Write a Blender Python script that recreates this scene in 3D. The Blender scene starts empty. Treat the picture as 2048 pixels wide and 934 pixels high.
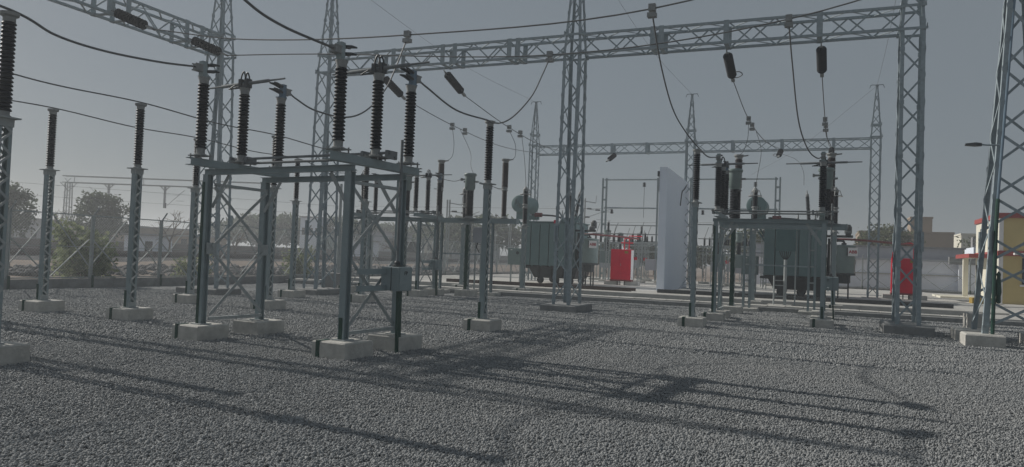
import bpy, bmesh, math, random
import numpy as np
from mathutils import Vector, Matrix

random.seed(7); rng = np.random.default_rng(11)
R = math.radians
scene = bpy.context.scene
COL = scene.collection

# ------------------------------------------------------------------ camera
cd = bpy.data.cameras.new('camera'); cam = bpy.data.objects.new('camera', cd); COL.objects.link(cam)
cd.sensor_width = 36.0; cd.lens = 36.0*1490.2/2048; cd.clip_start = 0.1; cd.clip_end = 3000
YAW, PITCH, ROLL = R(22.94), R(1.747), R(2.152)
fw = Vector((-math.sin(YAW)*math.cos(PITCH), math.cos(YAW)*math.cos(PITCH), math.sin(PITCH)))
rt0 = Vector((math.cos(YAW), math.sin(YAW), 0)); up0 = rt0.cross(fw)
rt = rt0*math.cos(ROLL)+up0*math.sin(ROLL); up = up0*math.cos(ROLL)-rt0*math.sin(ROLL)
M = Matrix((rt, up, -fw)).transposed().to_4x4(); M.translation = (0, 0, 1.6)
cam.matrix_world = M
scene.camera = cam

# ------------------------------------------------------------------ sky, sun, exposure
SUN_EL = R(31); SUN_DIR = Vector((-0.994*math.cos(SUN_EL), 0.109*math.cos(SUN_EL), math.sin(SUN_EL)))   # towards the sun
w = bpy.data.worlds.new('World'); scene.world = w; w.use_nodes = True
nt = w.node_tree; nt.nodes.clear()
sky = nt.nodes.new('ShaderNodeTexSky'); sky.sky_type = 'NISHITA'; sky.sun_disc = False
sky.sun_elevation = SUN_EL; sky.sun_rotation = math.atan2(SUN_DIR.x, SUN_DIR.y)
sky.air_density = 1.0; sky.dust_density = 2.2; sky.ozone_density = 3.5; sky.altitude = 100
bg = nt.nodes.new('ShaderNodeBackground'); bg.inputs['Strength'].default_value = 0.055
wo = nt.nodes.new('ShaderNodeOutputWorld')
mixs = nt.nodes.new('ShaderNodeMix'); mixs.data_type = 'RGBA'; mixs.inputs[0].default_value = 0.76   # dusty air evens the sky out
mixs.inputs[7].default_value = (5.3, 6.0, 6.45, 1)
nt.links.new(sky.outputs[0], mixs.inputs[6]); nt.links.new(mixs.outputs[2], bg.inputs[0]); nt.links.new(bg.outputs[0], wo.inputs[0])
sl = bpy.data.lights.new('sun', 'SUN'); sl.energy = 5.0; sl.angle = R(0.6); sl.color = (1, 0.95, 0.87)
so = bpy.data.objects.new('sun', sl); COL.objects.link(so)
so.rotation_euler = SUN_DIR.to_track_quat('Z', 'Y').to_euler()
scene.view_settings.view_transform = 'Standard'; scene.view_settings.look = 'None'
scene.view_settings.gamma = 1.0; scene.view_settings.use_curve_mapping = False
scene.view_settings.exposure = -0.46
scene.render.engine = 'CYCLES'
try:
    scene.cycles.use_denoising = True
    scene.cycles.volume_bounces = 1
    scene.cycles.max_bounces = 6
except Exception: pass

# ------------------------------------------------------------------ materials
def mat(name, col, rough=0.6, metal=0.0, var=0.12, scale=6.0, bump=0.0, bscale=40.0, stain=0.0, staincol=(0.12, 0.1, 0.08), sscale=1.2, spec=None):
    m = bpy.data.materials.new(name); m.use_nodes = True
    n = m.node_tree.nodes; l = m.node_tree.links
    b = n['Principled BSDF']; b.inputs['Roughness'].default_value = rough; b.inputs['Metallic'].default_value = metal
    if spec is not None: b.inputs['Specular IOR Level'].default_value = spec
    tc = n.new('ShaderNodeTexCoord')
    nz = n.new('ShaderNodeTexNoise'); nz.inputs['Scale'].default_value = scale; nz.inputs['Detail'].default_value = 6; nz.inputs['Roughness'].default_value = 0.65
    l.new(tc.outputs['Object'], nz.inputs['Vector'])
    mp = n.new('ShaderNodeMapRange'); mp.inputs[1].default_value = 0.3; mp.inputs[2].default_value = 0.7
    mp.inputs[3].default_value = 1-var; mp.inputs[4].default_value = 1+var
    l.new(nz.outputs['Fac'], mp.inputs[0])
    mx = n.new('ShaderNodeVectorMath'); mx.operation = 'SCALE'; mx.inputs[0].default_value = col
    l.new(mp.outputs[0], mx.inputs['Scale'])
    out = mx.outputs[0]
    if stain > 0:
        n2 = n.new('ShaderNodeTexNoise'); n2.inputs['Scale'].default_value = sscale; n2.inputs['Detail'].default_value = 8; n2.inputs['Roughness'].default_value = 0.7
        l.new(tc.outputs['Object'], n2.inputs['Vector'])
        m2 = n.new('ShaderNodeMapRange'); m2.inputs[1].default_value = 0.52; m2.inputs[2].default_value = 0.72; m2.inputs[3].default_value = 0; m2.inputs[4].default_value = stain
        l.new(n2.outputs['Fac'], m2.inputs[0])
        mc = n.new('ShaderNodeMix'); mc.data_type = 'RGBA'; mc.inputs[7].default_value = (*staincol, 1)
        l.new(m2.outputs[0], mc.inputs[0]); l.new(out, mc.inputs[6]); out = mc.outputs[2]
    l.new(out, b.inputs['Base Color'])
    if bump > 0:
        n3 = n.new('ShaderNodeTexNoise'); n3.inputs['Scale'].default_value = bscale; n3.inputs['Detail'].default_value = 4
        l.new(tc.outputs['Object'], n3.inputs['Vector'])
        bp = n.new('ShaderNodeBump'); bp.inputs['Strength'].default_value = bump; bp.inputs['Distance'].default_value = 0.02
        l.new(n3.outputs['Fac'], bp.inputs['Height']); l.new(bp.outputs[0], b.inputs['Normal'])
    return m

STEEL = mat('galvanised_steel', (0.29, 0.345, 0.375), 0.6, 0.1, 0.18, 9, stain=0.35, staincol=(0.16, 0.17, 0.165), sscale=3)
STEELL = mat('galvanised_steel_weathered', (0.33, 0.36, 0.365), 0.7, 0.0, 0.15, 14, stain=0.3, staincol=(0.2, 0.2, 0.19), sscale=5)
CHAN = mat('painted_channel', (0.25, 0.305, 0.32), 0.6, 0.05, 0.12, 5, stain=0.4, staincol=(0.14, 0.17, 0.17), sscale=2.5)
GREEN = mat('green_earth_paint', (0.008, 0.05, 0.035), 0.5, 0, 0.2, 8)
PORC = mat('brown_porcelain', (0.022, 0.026, 0.033), 0.6, 0, 0.25, 4, spec=0.2)
PORCR = mat('red_brown_porcelain', (0.036, 0.028, 0.030), 0.6, 0, 0.25, 4, spec=0.2)
CAPM = mat('cast_cap', (0.25, 0.26, 0.26), 0.6, 0.2, 0.2, 12)
DARKM = mat('dark_fitting', (0.05, 0.055, 0.06), 0.5, 0.3, 0.3, 15)
ALU = mat('aluminium_tube', (0.19, 0.205, 0.215), 0.8, 0.0, 0.15, 10, spec=0.08)
WIRE = mat('stranded_wire', (0.13, 0.135, 0.14), 0.6, 0.3, 0.1, 20)
BLUEM = mat('blue_grey_box', (0.12, 0.18, 0.24), 0.5, 0, 0.1, 5)
CONC = mat('cast_concrete', (0.47, 0.46, 0.43), 0.9, 0, 0.2, 5, 0.5, 30, 0.5, (0.30, 0.29, 0.27), 3)
CONCD = mat('grey_concrete', (0.23, 0.235, 0.235), 0.9, 0, 0.22, 3, 0.5, 25, 0.5, (0.13, 0.13, 0.13), 1.6)
CONCL = mat('pale_concrete', (0.46, 0.45, 0.425), 0.9, 0, 0.15, 2, 0.4, 25, 0.4, (0.3, 0.29, 0.27), 1.2)
TEAL = mat('transformer_paint', (0.115, 0.19, 0.195), 0.5, 0, 0.1, 2, stain=0.25, staincol=(0.075, 0.12, 0.12), sscale=1.5)
TEALD = mat('transformer_underframe', (0.045, 0.052, 0.055), 0.6, 0, 0.3, 3)
TANK = mat('tank_paint', (0.16, 0.21, 0.205), 0.45, 0, 0.1, 3)
RED = mat('red_enamel', (0.66, 0.01, 0.04), 0.6, 0, 0.1, 2, spec=0.15)
REDP = mat('dark_red_pipe', (0.16, 0.03, 0.03), 0.5, 0, 0.2, 5)
WHITE = mat('white_plaster', (0.74, 0.80, 0.90), 0.85, 0, 0.025, 0.8, 0.0, 12, 0.25, (0.60, 0.64, 0.71), 0.35)
WHITEB = mat('pale_blue_wash', (0.86, 0.89, 0.97), 0.9, 0, 0.08, 0.6, 0.1, 10, 0.35, (0.42, 0.43, 0.5), 0.3)
GREYW = mat('grey_wash', (0.40, 0.41, 0.45), 0.9, 0, 0.1, 0.7, 0.1, 10, 0.3, (0.3, 0.3, 0.33), 0.4)
CREAM = mat('cream_plaster', (0.66, 0.64, 0.55), 0.85, 0, 0.06, 0.7, 0.1, 12, 0.2, (0.5, 0.48, 0.4), 0.5)
YELLOW = mat('yellow_plaster', (0.55, 0.44, 0.20), 0.85, 0, 0.07, 0.8, 0.1, 12, 0.2, (0.42, 0.34, 0.17), 0.5)
REDT = mat('red_trim', (0.30, 0.05, 0.045), 0.7, 0, 0.1, 2)
TAN = mat('tan_plaster', (0.30, 0.235, 0.175), 0.9, 0, 0.12, 0.4, 0, 10, 0.4, (0.2, 0.16, 0.13), 0.25)
BROWNW = mat('brown_wall', (0.14, 0.115, 0.105), 0.95, 0, 0.2, 0.6, 0, 10, 0.4, (0.09, 0.08, 0.075), 0.3)
GLASS = mat('window_glass', (0.02, 0.024, 0.03), 0.12, 0, 0.1, 2)
DARK = mat('dark_opening', (0.02, 0.02, 0.02), 0.8, 0, 0.2, 2)
RUST = mat('rusty_rail', (0.075, 0.055, 0.05), 0.6, 0.3, 0.3, 6)
BARK = mat('bark', (0.14, 0.11, 0.085), 0.95, 0, 0.3, 8)
ASB = mat('roof_sheet', (0.24, 0.24, 0.25), 0.9, 0, 0.2, 3)
SIGNW = mat('white_sign', (0.75, 0.74, 0.74), 0.6, 0, 0.02, 2)
SIGNR = mat('sign_red', (0.35, 0.03, 0.04), 0.6, 0, 0.05, 2)
INK = mat('black_ink', (0.015, 0.015, 0.02), 0.7, 0, 0.05, 2)
EARTH = mat('bare_earth', (0.21, 0.165, 0.135), 1.0, 0, 0.3, 0.8, 0.8, 6, 0.5, (0.12, 0.10, 0.085), 0.4)
BALL = mat('track_ballast', (0.15, 0.145, 0.145), 1.0, 0, 0.45, 7, 1.0, 14)
YBLOCK = mat('yellow_block', (0.30, 0.20, 0.03), 0.8, 0, 0.15, 4)
def leafmat(name, a, b):
    m = bpy.data.materials.new(name); m.use_nodes = True; n = m.node_tree.nodes; l = m.node_tree.links
    p = n['Principled BSDF']; p.inputs['Roughness'].default_value = 0.7; p.inputs['Specular IOR Level'].default_value = 0.15
    at = n.new('ShaderNodeAttribute'); at.attribute_name = 'tint'
    mx = n.new('ShaderNodeMix'); mx.data_type = 'RGBA'; mx.inputs[6].default_value = (*a, 1); mx.inputs[7].default_value = (*b, 1)
    l.new(at.outputs['Fac'], mx.inputs[0]); l.new(mx.outputs[2], p.inputs['Base Color'])
    tr = n.new('ShaderNodeBsdfTranslucent'); l.new(mx.outputs[2], tr.inputs[0]); ms = n.new('ShaderNodeMixShader'); ms.inputs[0].default_value = 0.45
    l.new(p.outputs[0], ms.inputs[1]); l.new(tr.outputs[0], ms.inputs[2]); l.new(ms.outputs[0], n['Material Output'].inputs[0])
    return m
LEAF = leafmat('leaf_green', (0.032, 0.052, 0.03), (0.075, 0.10, 0.055))
LEAFG = leafmat('leaf_greyish', (0.06, 0.075, 0.04), (0.15, 0.165, 0.085))
LEAFB = leafmat('leaf_broad', (0.11, 0.145, 0.075), (0.30, 0.33, 0.19))

def gravel_mat():
    m = bpy.data.materials.new('crushed_stone'); m.use_nodes = True; n = m.node_tree.nodes; l = m.node_tree.links
    p = n['Principled BSDF']; p.inputs['Roughness'].default_value = 0.9
    at = n.new('ShaderNodeAttribute'); at.attribute_name = 'tint'
    cr = n.new('ShaderNodeValToRGB'); e = cr.color_ramp.elements
    e[0].position = 0; e[0].color = (0.115, 0.125, 0.135, 1); e[1].position = 1; e[1].color = (0.38, 0.39, 0.395, 1)
    k = cr.color_ramp.elements.new(0.5); k.color = (0.235, 0.247, 0.255, 1)
    l.new(at.outputs['Fac'], cr.inputs[0])
    tc = n.new('ShaderNodeTexCoord'); nz = n.new('ShaderNodeTexNoise'); nz.inputs['Scale'].default_value = 0.55; nz.inputs['Detail'].default_value = 5; nz.inputs['Roughness'].default_value = 0.6
    l.new(tc.outputs['Object'], nz.inputs['Vector'])
    mr = n.new('ShaderNodeMapRange'); mr.inputs[1].default_value = 0.3; mr.inputs[2].default_value = 0.7; mr.inputs[3].default_value = 0.0; mr.inputs[4].default_value = 0.45
    l.new(nz.outputs['Fac'], mr.inputs[0])
    du = n.new('ShaderNodeMix'); du.data_type = 'RGBA'; du.inputs[7].default_value = (0.335, 0.335, 0.33, 1)      # stone dust
    l.new(mr.outputs[0], du.inputs[0]); l.new(cr.outputs[0], du.inputs[6]); l.new(du.outputs[2], p.inputs['Base Color'])
    return m
STONE = gravel_mat()
def ground_mat():
    m = bpy.data.materials.new('gravel_sheet'); m.use_nodes = True; n = m.node_tree.nodes; l = m.node_tree.links
    p = n['Principled BSDF']; p.inputs['Roughness'].default_value = 0.95
    tc = n.new('ShaderNodeTexCoord')
    v = n.new('ShaderNodeTexVoronoi'); v.inputs['Scale'].default_value = 17; v.inputs['Randomness'].default_value = 1
    l.new(tc.outputs['Object'], v.inputs['Vector'])
    nz = n.new('ShaderNodeTexNoise'); nz.inputs['Scale'].default_value = 0.35; nz.inputs['Detail'].default_value = 5
    l.new(tc.outputs['Object'], nz.inputs['Vector'])
    sp = n.new('ShaderNodeSeparateColor'); l.new(v.outputs['Color'], sp.inputs[0])
    cr = n.new('ShaderNodeValToRGB'); e = cr.color_ramp.elements
    e[0].position = 0; e[0].color = (0.10, 0.108, 0.115, 1); e[1].position = 1; e[1].color = (0.31, 0.32, 0.325, 1)
    l.new(sp.outputs[0], cr.inputs[0])
    mr = n.new('ShaderNodeMapRange'); mr.inputs[1].default_value = 0.3; mr.inputs[2].default_value = 0.7; mr.inputs[3].default_value = 0.85; mr.inputs[4].default_value = 1.12
    l.new(nz.outputs['Fac'], mr.inputs[0])
    sc = n.new('ShaderNodeVectorMath'); sc.operation = 'SCALE'; l.new(cr.outputs[0], sc.inputs[0]); l.new(mr.outputs[0], sc.inputs['Scale'])
    l.new(sc.outputs[0], p.inputs['Base Color'])
    bp = n.new('ShaderNodeBump'); bp.inputs['Strength'].default_value = 1; bp.inputs['Distance'].default_value = 0.04; bp.invert = True
    l.new(v.outputs['Distance'], bp.inputs['Height']); l.new(bp.outputs[0], p.inputs['Normal'])
    return m
GRAVEL = ground_mat()

# ------------------------------------------------------------------ mesh helpers
class MB:
    def __init__(s): s.v = []; s.f = []; s.n = 0
    def add(s, vs, fs):
        s.v.extend(tuple(map(float, q)) for q in vs); s.f.extend(tuple(i+s.n for i in f) for f in fs); s.n += len(vs); return s
    def box(s, x0, x1, y0, y1, z0, z1):
        vs = [(x0,y0,z0),(x1,y0,z0),(x1,y1,z0),(x0,y1,z0),(x0,y0,z1),(x1,y0,z1),(x1,y1,z1),(x0,y1,z1)]
        return s.add(vs, [(3,2,1,0),(4,5,6,7),(0,1,5,4),(1,2,6,5),(2,3,7,6),(3,0,4,7)])
    def block(s, x0, x1, y0, y1, z0, z1, c=0.02):      # box with chamfered top edges
        vs = []
        for z, d in ((z0, 0), (z1-c, 0), (z1, c)):
            vs += [(x0+d,y0+d,z),(x1-d,y0+d,z),(x1-d,y1-d,z),(x0+d,y1-d,z)]
        fs = [(3,2,1,0),(8,9,10,11)]
        for k in (0, 4):
            for i in range(4): fs.append((k+i, k+(i+1)%4, k+4+(i+1)%4, k+4+i))
        return s.add(vs, fs)
    def prism(s, p, q, poly, up=(0,0,1)):
        p = Vector(p); q = Vector(q); d = (q-p).normalized(); u = Vector(up)
        if abs(d.dot(u)) > 0.98: u = Vector((0,1,0)) if abs(d.y) < 0.9 else Vector((1,0,0))
        x = u.cross(d).normalized(); y = d.cross(x)
        n = len(poly); vs = [p+x*a+y*b for a, b in poly]+[q+x*a+y*b for a, b in poly]
        fs = [tuple(range(n))[::-1], tuple(range(n, 2*n))]+[(i,(i+1)%n,n+(i+1)%n,n+i) for i in range(n)]
        return s.add(vs, fs)
    def bar(s, p, q, w, h=None, up=(0,0,1)):
        h = h or w; return s.prism(p, q, [(-w/2,-h/2),(w/2,-h/2),(w/2,h/2),(-w/2,h/2)], up)
    def tube(s, pts, r, n=6, cap=True):
        pts = [Vector(p) for p in pts]; rs = r if isinstance(r, (list, tuple)) else [r]*len(pts)
        vs = []; fs = []; prev = None
        for i, p in enumerate(pts):
            d = (pts[min(i+1, len(pts)-1)]-pts[max(i-1, 0)]).normalized()
            if prev is None:
                u = Vector((0,0,1)) if abs(d.z) < 0.9 else Vector((1,0,0)); x = u.cross(d).normalized()
            else:
                x = (prev-d*prev.dot(d)); x = x.normalized() if x.length > 1e-6 else Vector((1,0,0))
            prev = x; y = d.cross(x)
            vs += [p+(x*math.cos(2*math.pi*k/n)+y*math.sin(2*math.pi*k/n))*rs[i] for k in range(n)]
        for i in range(len(pts)-1):
            for k in range(n): fs.append((i*n+k, i*n+(k+1)%n, (i+1)*n+(k+1)%n, (i+1)*n+k))
        if cap: fs += [tuple(range(n))[::-1], tuple(range((len(pts)-1)*n, len(pts)*n))]
        return s.add(vs, fs)
    def lathe(s, prof, n=16, c=(0,0,0), axis='z'):
        vs = []; fs = []
        for r, z in prof:
            for k in range(n):
                a = 2*math.pi*k/n; x, y = r*math.cos(a), r*math.sin(a)
                vs.append((c[0]+x, c[1]+y, c[2]+z) if axis == 'z' else ((c[0]+y, c[1]+z, c[2]+x) if axis == 'y' else (c[0]+z, c[1]+x, c[2]+y)))
        m = len(prof)
        for i in range(m-1):
            for k in range(n): fs.append((i*n+k, i*n+(k+1)%n, (i+1)*n+(k+1)%n, (i+1)*n+k))
        fs += [tuple(range(n))[::-1], tuple(range((m-1)*n, m*n))]
        return s.add(vs, fs)
    def mesh(s, name, m, smooth=False):
        me = bpy.data.meshes.new(name); me.from_pydata(s.v, [], s.f); me.materials.append(m)
        if smooth:
            me.shade_smooth(); me.set_sharp_from_angle(angle=R(38))
        me.update(); return me
    def build(s, name, m, parent=None, loc=(0,0,0), smooth=False):
        return link(name, s.mesh(name, m, smooth), parent, loc)
def link(name, me, parent=None, loc=(0,0,0), rot=None):
    o = bpy.data.objects.new(name, me); COL.objects.link(o); o.location = loc
    if rot: o.rotation_euler = rot
    if parent: o.parent = parent
    return o
def tag(o, label=None, cat=None, group=None, kind=None):
    if label: o['label'] = label
    if cat: o['category'] = cat
    if group: o['group'] = group
    if kind: o['kind'] = kind
    return o
def thing(name, label, cat, loc=(0,0,0), rz=0, group=None):
    o = bpy.data.objects.new(name, None); COL.objects.link(o); o.empty_display_size = 0.2
    o.location = loc; o.rotation_euler = (0,0,rz); return tag(o, label, cat, group)
def copy_tree(o, parent=None):
    c = o.copy(); COL.objects.link(c)
    if parent: c.parent = parent
    for ch in list(o.children): copy_tree(ch, c)
    return c
def dup(o, loc, label=None, rz=None, group=None):
    c = copy_tree(o); c.location = loc
    if label: c['label'] = label
    if group: c['group'] = group
    if rz is not None: c.rotation_euler = (0,0,rz)
    return c
def spline(pts, k=8):
    P = [np.array(p, float) for p in pts]; P = [2*P[0]-P[1]]+P+[2*P[-1]-P[-2]]; out = []
    for i in range(1, len(P)-2):
        for t in np.linspace(0, 1, k, endpoint=False):
            a, b, c, d = P[i-1], P[i], P[i+1], P[i+2]
            out.append(0.5*(2*b+(c-a)*t+(2*a-5*b+4*c-d)*t*t+(3*b-a-3*c+d)*t**3))
    out.append(P[-2]); return out
L_SEC = lambda w, t: [(0,0),(w,0),(w,t),(t,t),(t,w),(0,w)]
def hsec(w, h, t=0.012, tw=0.009):
    a, b = w/2, h/2
    return [(-a,-b),(a,-b),(a,-b+t),(tw/2,-b+t),(tw/2,b-t),(a,b-t),(a,b),(-a,b),(-a,b-t),(-tw/2,b-t),(-tw/2,-b+t),(-a,-b+t)]
def csec(w, h, t=0.01):      # channel, web at -w/2, open to +w
    a, b = w/2, h/2
    return [(-a,-b),(a,-b),(a,-b+t),(-a+t,-b+t),(-a+t,b-t),(a,b-t),(a,b),(-a,b)]
def shed_profile(z0, z1, n, rc, rs, alt=0.0):
    p = [(rc, z0)]; dz = (z1-z0)/n
    for i in range(n):
        z = z0+i*dz; r = rs-(alt if i % 2 else 0)
        p += [(rc, z+dz*0.10), (r-0.006, z+dz*0.18), (r, z+dz*0.34), (r-0.003, z+dz*0.46), (rc+0.02, z+dz*0.72)]
    p.append((rc, z1)); return p

# shared insulator meshes (base at z = 0)
ME = {}
ME['post_ins'] = MB().lathe(shed_profile(0.07, 1.24, 22, 0.054, 0.088), 18).mesh('post_ins', PORC, True)
ME['post_cap'] = MB().lathe([(0.06,1.22),(0.075,1.24),(0.075,1.29),(0.11,1.31),(0.115,1.35),(0.05,1.36)], 16).mesh('post_cap', CAPM, True)
ME['post_foot'] = MB().lathe([(0.085,0),(0.085,0.02),(0.066,0.03),(0.066,0.09)], 16).mesh('post_foot', CAPM, True)
ME['iso_ins'] = MB().lathe(shed_profile(0.11, 1.23, 20, 0.058, 0.096), 18).mesh('iso_ins', PORC, True)
ME['iso_cap'] = MB().lathe([(0.062,1.20),(0.078,1.22),(0.078,1.27),(0.095,1.31),(0.095,1.33),(0.04,1.335)], 16).mesh('iso_cap', CAPM, True)
ME['iso_foot'] = MB().lathe([(0.075,0),(0.10,0.005),(0.10,0.02),(0.072,0.03),(0.072,0.12)], 16).mesh('iso_foot', CAPM, True)

# ------------------------------------------------------------------ the setting
def sheet(name, x0, x1, y0, y1, z, m, kind='structure'):
    o = MB().add([(x0,y0,z),(x1,y0,z),(x1,y1,z),(x0,y1,z)], [(0,1,2,3)]).build(name, m); return tag(o, kind=kind)
sheet('ground', -600, 600, -600, 600, -0.06, EARTH)
sheet('gravel_yard', -23.1, 22, -14, 32.25, -0.012, GRAVEL)
def slab(name, x0, x1, y0, y1, z1, m, c=0.015): return tag(MB().block(x0,x1,y0,y1,-0.05,z1,c).build(name, m), kind='structure')
slab('cable_trench_kerb', -23.0, 12.5, 27.65, 27.95, 0.15, CONCD)
slab('cable_trench_kerb.001', -23.0, 12.5, 28.55, 28.75, 0.15, CONCD)
# cover slabs of the trench
cv = MB()
x = -22.9
while x < 12.4:
    cv.block(x, x+0.58, 27.93, 28.57, 0.152, 0.195+random.uniform(-0.006, 0.006), 0.01); x += 0.6
tag(cv.build('trench_cover_path', CONCL), kind='structure')
slab('transformer_platform', -23.0, 6.2, 32.3, 58.0, 0.20, CONCL, 0.02)
slab('concrete_apron', 6.25, 24, 33.6, 62, 0.14, CONCL)
slab('concrete_path', 5.0, 7.2, 29.1, 33.55, 0.12, CONCL)
slab('concrete_path.001', 9.2, 10.6, 22.5, 33.5, 0.12, CONCL)
slab('roadway', -23, 24, 44.5, 46.5, 0.215, CONCD)
# embankment of the railway
eb = MB()
prof = [(-23.45,-0.02),(-25.5,0.02),(-28.5,0.28),(-31,0.42),(-33.5,0.62),(-62,0.62),(-70,0.35),(-130,0.3)]
ys = np.linspace(-20, 260, 71)
vs = []
for y in ys:
    for i, (px_, pz) in enumerate(prof):
        vs.append((px_+rng.normal(0,0.15)*(0 < i < 5), y, pz+rng.normal(0,0.05)*(0 < i < 6)))
fs = []
k = len(prof)
for j in range(len(ys)-1):
    for i in range(k-1): fs.append((j*k+i, (j+1)*k+i, (j+1)*k+i+1, j*k+i+1))
tag(eb.add(vs, fs).build('embankment', EARTH), kind='structure')
for n_, tx in enumerate((-35.5, -40.2, -46.0)):
    t = thing('railway_track', ['railway track closest to the fence, on grey ballast', 'middle railway track on grey ballast beyond the fence', 'railway track closest to the long brown wall'][n_], 'railway track', (tx, 0, 0), 0, 'railway tracks beyond the fence')
    MB().prism((0,-20,0.55),(0,260,0.55), [(-2.0,0),(2.0,0),(1.4,0.22),(-1.4,0.22)]).build('ballast', BALL, t)
    sp_ = MB()
    for yy in np.arange(-18, 120, 0.65): sp_.box(-1.25, 1.25, yy, yy+0.24, 0.70, 0.80)
    sp_.build('sleepers', CONCD, t)
    for sx in (-0.83, 0.83): MB().prism((sx,-20,0.87),(sx,260,0.87), [(-0.06,-0.08),(0.06,-0.08),(0.035,0.08),(-0.035,0.08)]).build('rail', RUST, t)

# ------------------------------------------------------------------ lattice towers and beams
def lattice_tower(label, cx, cy, z0, wb, dv, zb, wt, dt, ztop, panel=0.7, foot=True, leg=0.095, br=0.048, tip=0.07, group=None, foot_each=False, wk=None):
    t = thing('lattice_tower', label, 'lattice tower', (cx, cy, 0), 0, group)
    def half(z):
        if z <= zb:
            k = (z-z0)/(zb-z0); return (wb+(wt-wb)*k)/2, (dv+(dt-dv)*k)/2
        k = (z-zb)/(ztop-zb); return (wt+(tip*2-wt)*k)/2, (dt+(tip*2-dt)*k)/2
    for sx in (-1, 1):
        for sy in (-1, 1):
            b = MB()
            pts = [(sx*half(z)[0], sy*half(z)[1], z) for z in (z0, zb, ztop)]
            for a, c in zip(pts, pts[1:]):
                l_ = leg if a[2] < zb-0.01 else leg*0.75
                n = 6; poly = [(0,0),(-sx*l_,0),(-sx*l_,-sy*0.012),(-sx*0.012,-sy*0.012),(-sx*0.012,-sy*l_),(0,-sy*l_)]
                vs = [(a[0]+u, a[1]+v, a[2]) for u, v in poly]+[(c[0]+u, c[1]+v, c[2]) for u, v in poly]
                fs = [tuple(range(n)), tuple(range(n, 2*n))]+[(i,(i+1)%n,n+(i+1)%n,n+i) for i in range(n)]
                b.add(vs, fs)
            # splice plate near eye level
            hz = half(2.3); b.box(sx*hz[0]-0.012*sx-0.03, sx*hz[0]+0.03, sy*hz[1]-0.075, sy*hz[1]+0.075, 2.1, 2.6) if leg > 0.09 else None
            o = b.build('leg', STEEL, t)
            bm = bmesh.new(); bm.from_mesh(o.data); bmesh.ops.recalc_face_normals(bm, faces=bm.faces); bm.to_mesh(o.data); bm.free()
    b = MB(); z = z0+0.12
    zs = [z]
    while z < ztop-0.5: z += panel*(1 if z < zb else 0.85); zs.append(min(z, ztop-0.3))
    for i, (a, c) in enumerate(zip(zs, zs[1:])):
        xa, ya = half(a); xc, yc = half(c); t_ = 0.010
        bw = br if a < zb else br*0.85
        for s_ in (-1, 1):
            k_ = s_ if i % 2 else -s_; o1 = 0.008
            for q_ in ((-k_*(xa-0.05), s_*(ya+0.003), a),): b.box(q_[0]-0.06, q_[0]+0.06, q_[1]-0.004, q_[1]+0.004, a-0.06, a+0.06) if leg > 0.09 else None
            if leg > 0.09: b.box(s_*(xa+0.003)-0.004, s_*(xa+0.003)+0.004, k_*(ya-0.05)-0.06, k_*(ya-0.05)+0.06, a-0.06, a+0.06)     # single lacing, opposite on facing sides
            b.bar((-k_*xa, s_*(ya+o1), a), (k_*xc, s_*(yc+o1), c), bw, t_, (0,s_,0)); b.bar((s_*(xa+o1), k_*ya, a), (s_*(xc+o1), -k_*yc, c), bw, t_, (s_,0,0))
    for z in (zb-0.02, zb+0.0+0.6):
        if z < ztop-0.5:
            xa, ya = half(z)
            for s_ in (-1, 1):
                b.bar((-xa-0.05, s_*(ya+0.03), z), (xa+0.05, s_*(ya+0.03), z), 0.07, 0.02, (0,s_,0)); b.bar((s_*(xa+0.03), -ya-0.05, z+0.08), (s_*(xa+0.03), ya+0.05, z+0.08), 0.07, 0.02, (s_,0,0))
    b.build('bracing', STEEL, t)
    p = MB().box(-tip-0.03, tip+0.03, -tip-0.03, tip+0.03, ztop-0.02, ztop+0.03); p.bar((-0.3,0,ztop+0.04),(0.3,0,ztop+0.04),0.05,0.03); p.bar((0.28,0,ztop+0.04),(0.34,0,ztop-0.12),0.03); p.bar((-0.28,0,ztop+0.04),(-0.34,0,ztop-0.12),0.03)
    p.build('peak_cap', STEEL, t)
    if foot_each:
        for sx in (-1, 1):
            for sy in (-1, 1): MB().block(sx*wb/2-0.38, sx*wb/2+0.38, sy*dv/2-0.38, sy*dv/2+0.38, -0.05, z0, 0.03).build('foundation', CONC, t)
    elif foot:
        MB().block(-wb/2-0.28, wb/2+0.28, -dv/2-0.28, dv/2+0.28, -0.05, z0, 0.03).build('foundation', CONCD, t)
    return t
TG = 'lattice gantry towers'
GZ = 7.9
tower1 = lattice_tower('lattice tower behind the first bus post row, end of the beam crossing the upper corner', -18.7, 18.78, 0.2, 1.15, 0.56, GZ, 0.66, 0.56, 11.6, group=TG)
tower0 = lattice_tower('lattice tower at the outer end of the corner gantry beam', -18.7, 9.45, 0.2, 1.15, 0.56, GZ, 0.66, 0.56, 11.6, group=TG)
tower2 = lattice_tower('lattice tower standing behind the left end of the long gantry beam', -16.65, 21.9, 0.2, 0.56, 1.15, GZ, 0.56, 0.66, 11.6, group=TG)
tower3 = lattice_tower('middle lattice tower of the long gantry, in front of the left transformer', -7.35, 21.9, 0.2, 0.56, 1.15, GZ, 0.56, 0.66, 11.6, group=TG)
tower4 = lattice_tower('lattice tower in front of the right-hand red cabinet, with straight sides', 1.93, 21.9, 0.24, 0.58, 1.1, GZ, 0.58, 0.66, 11.6, group=TG)
towerR = lattice_tower('big tapering lattice tower at the right edge carrying a lamp arm', 3.94, 20.2, 0.27, 1.40, 1.40, 9.2, 0.32, 0.32, 10.4, panel=0.74, foot_each=True, leg=0.12, br=0.06, group=TG)
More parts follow.
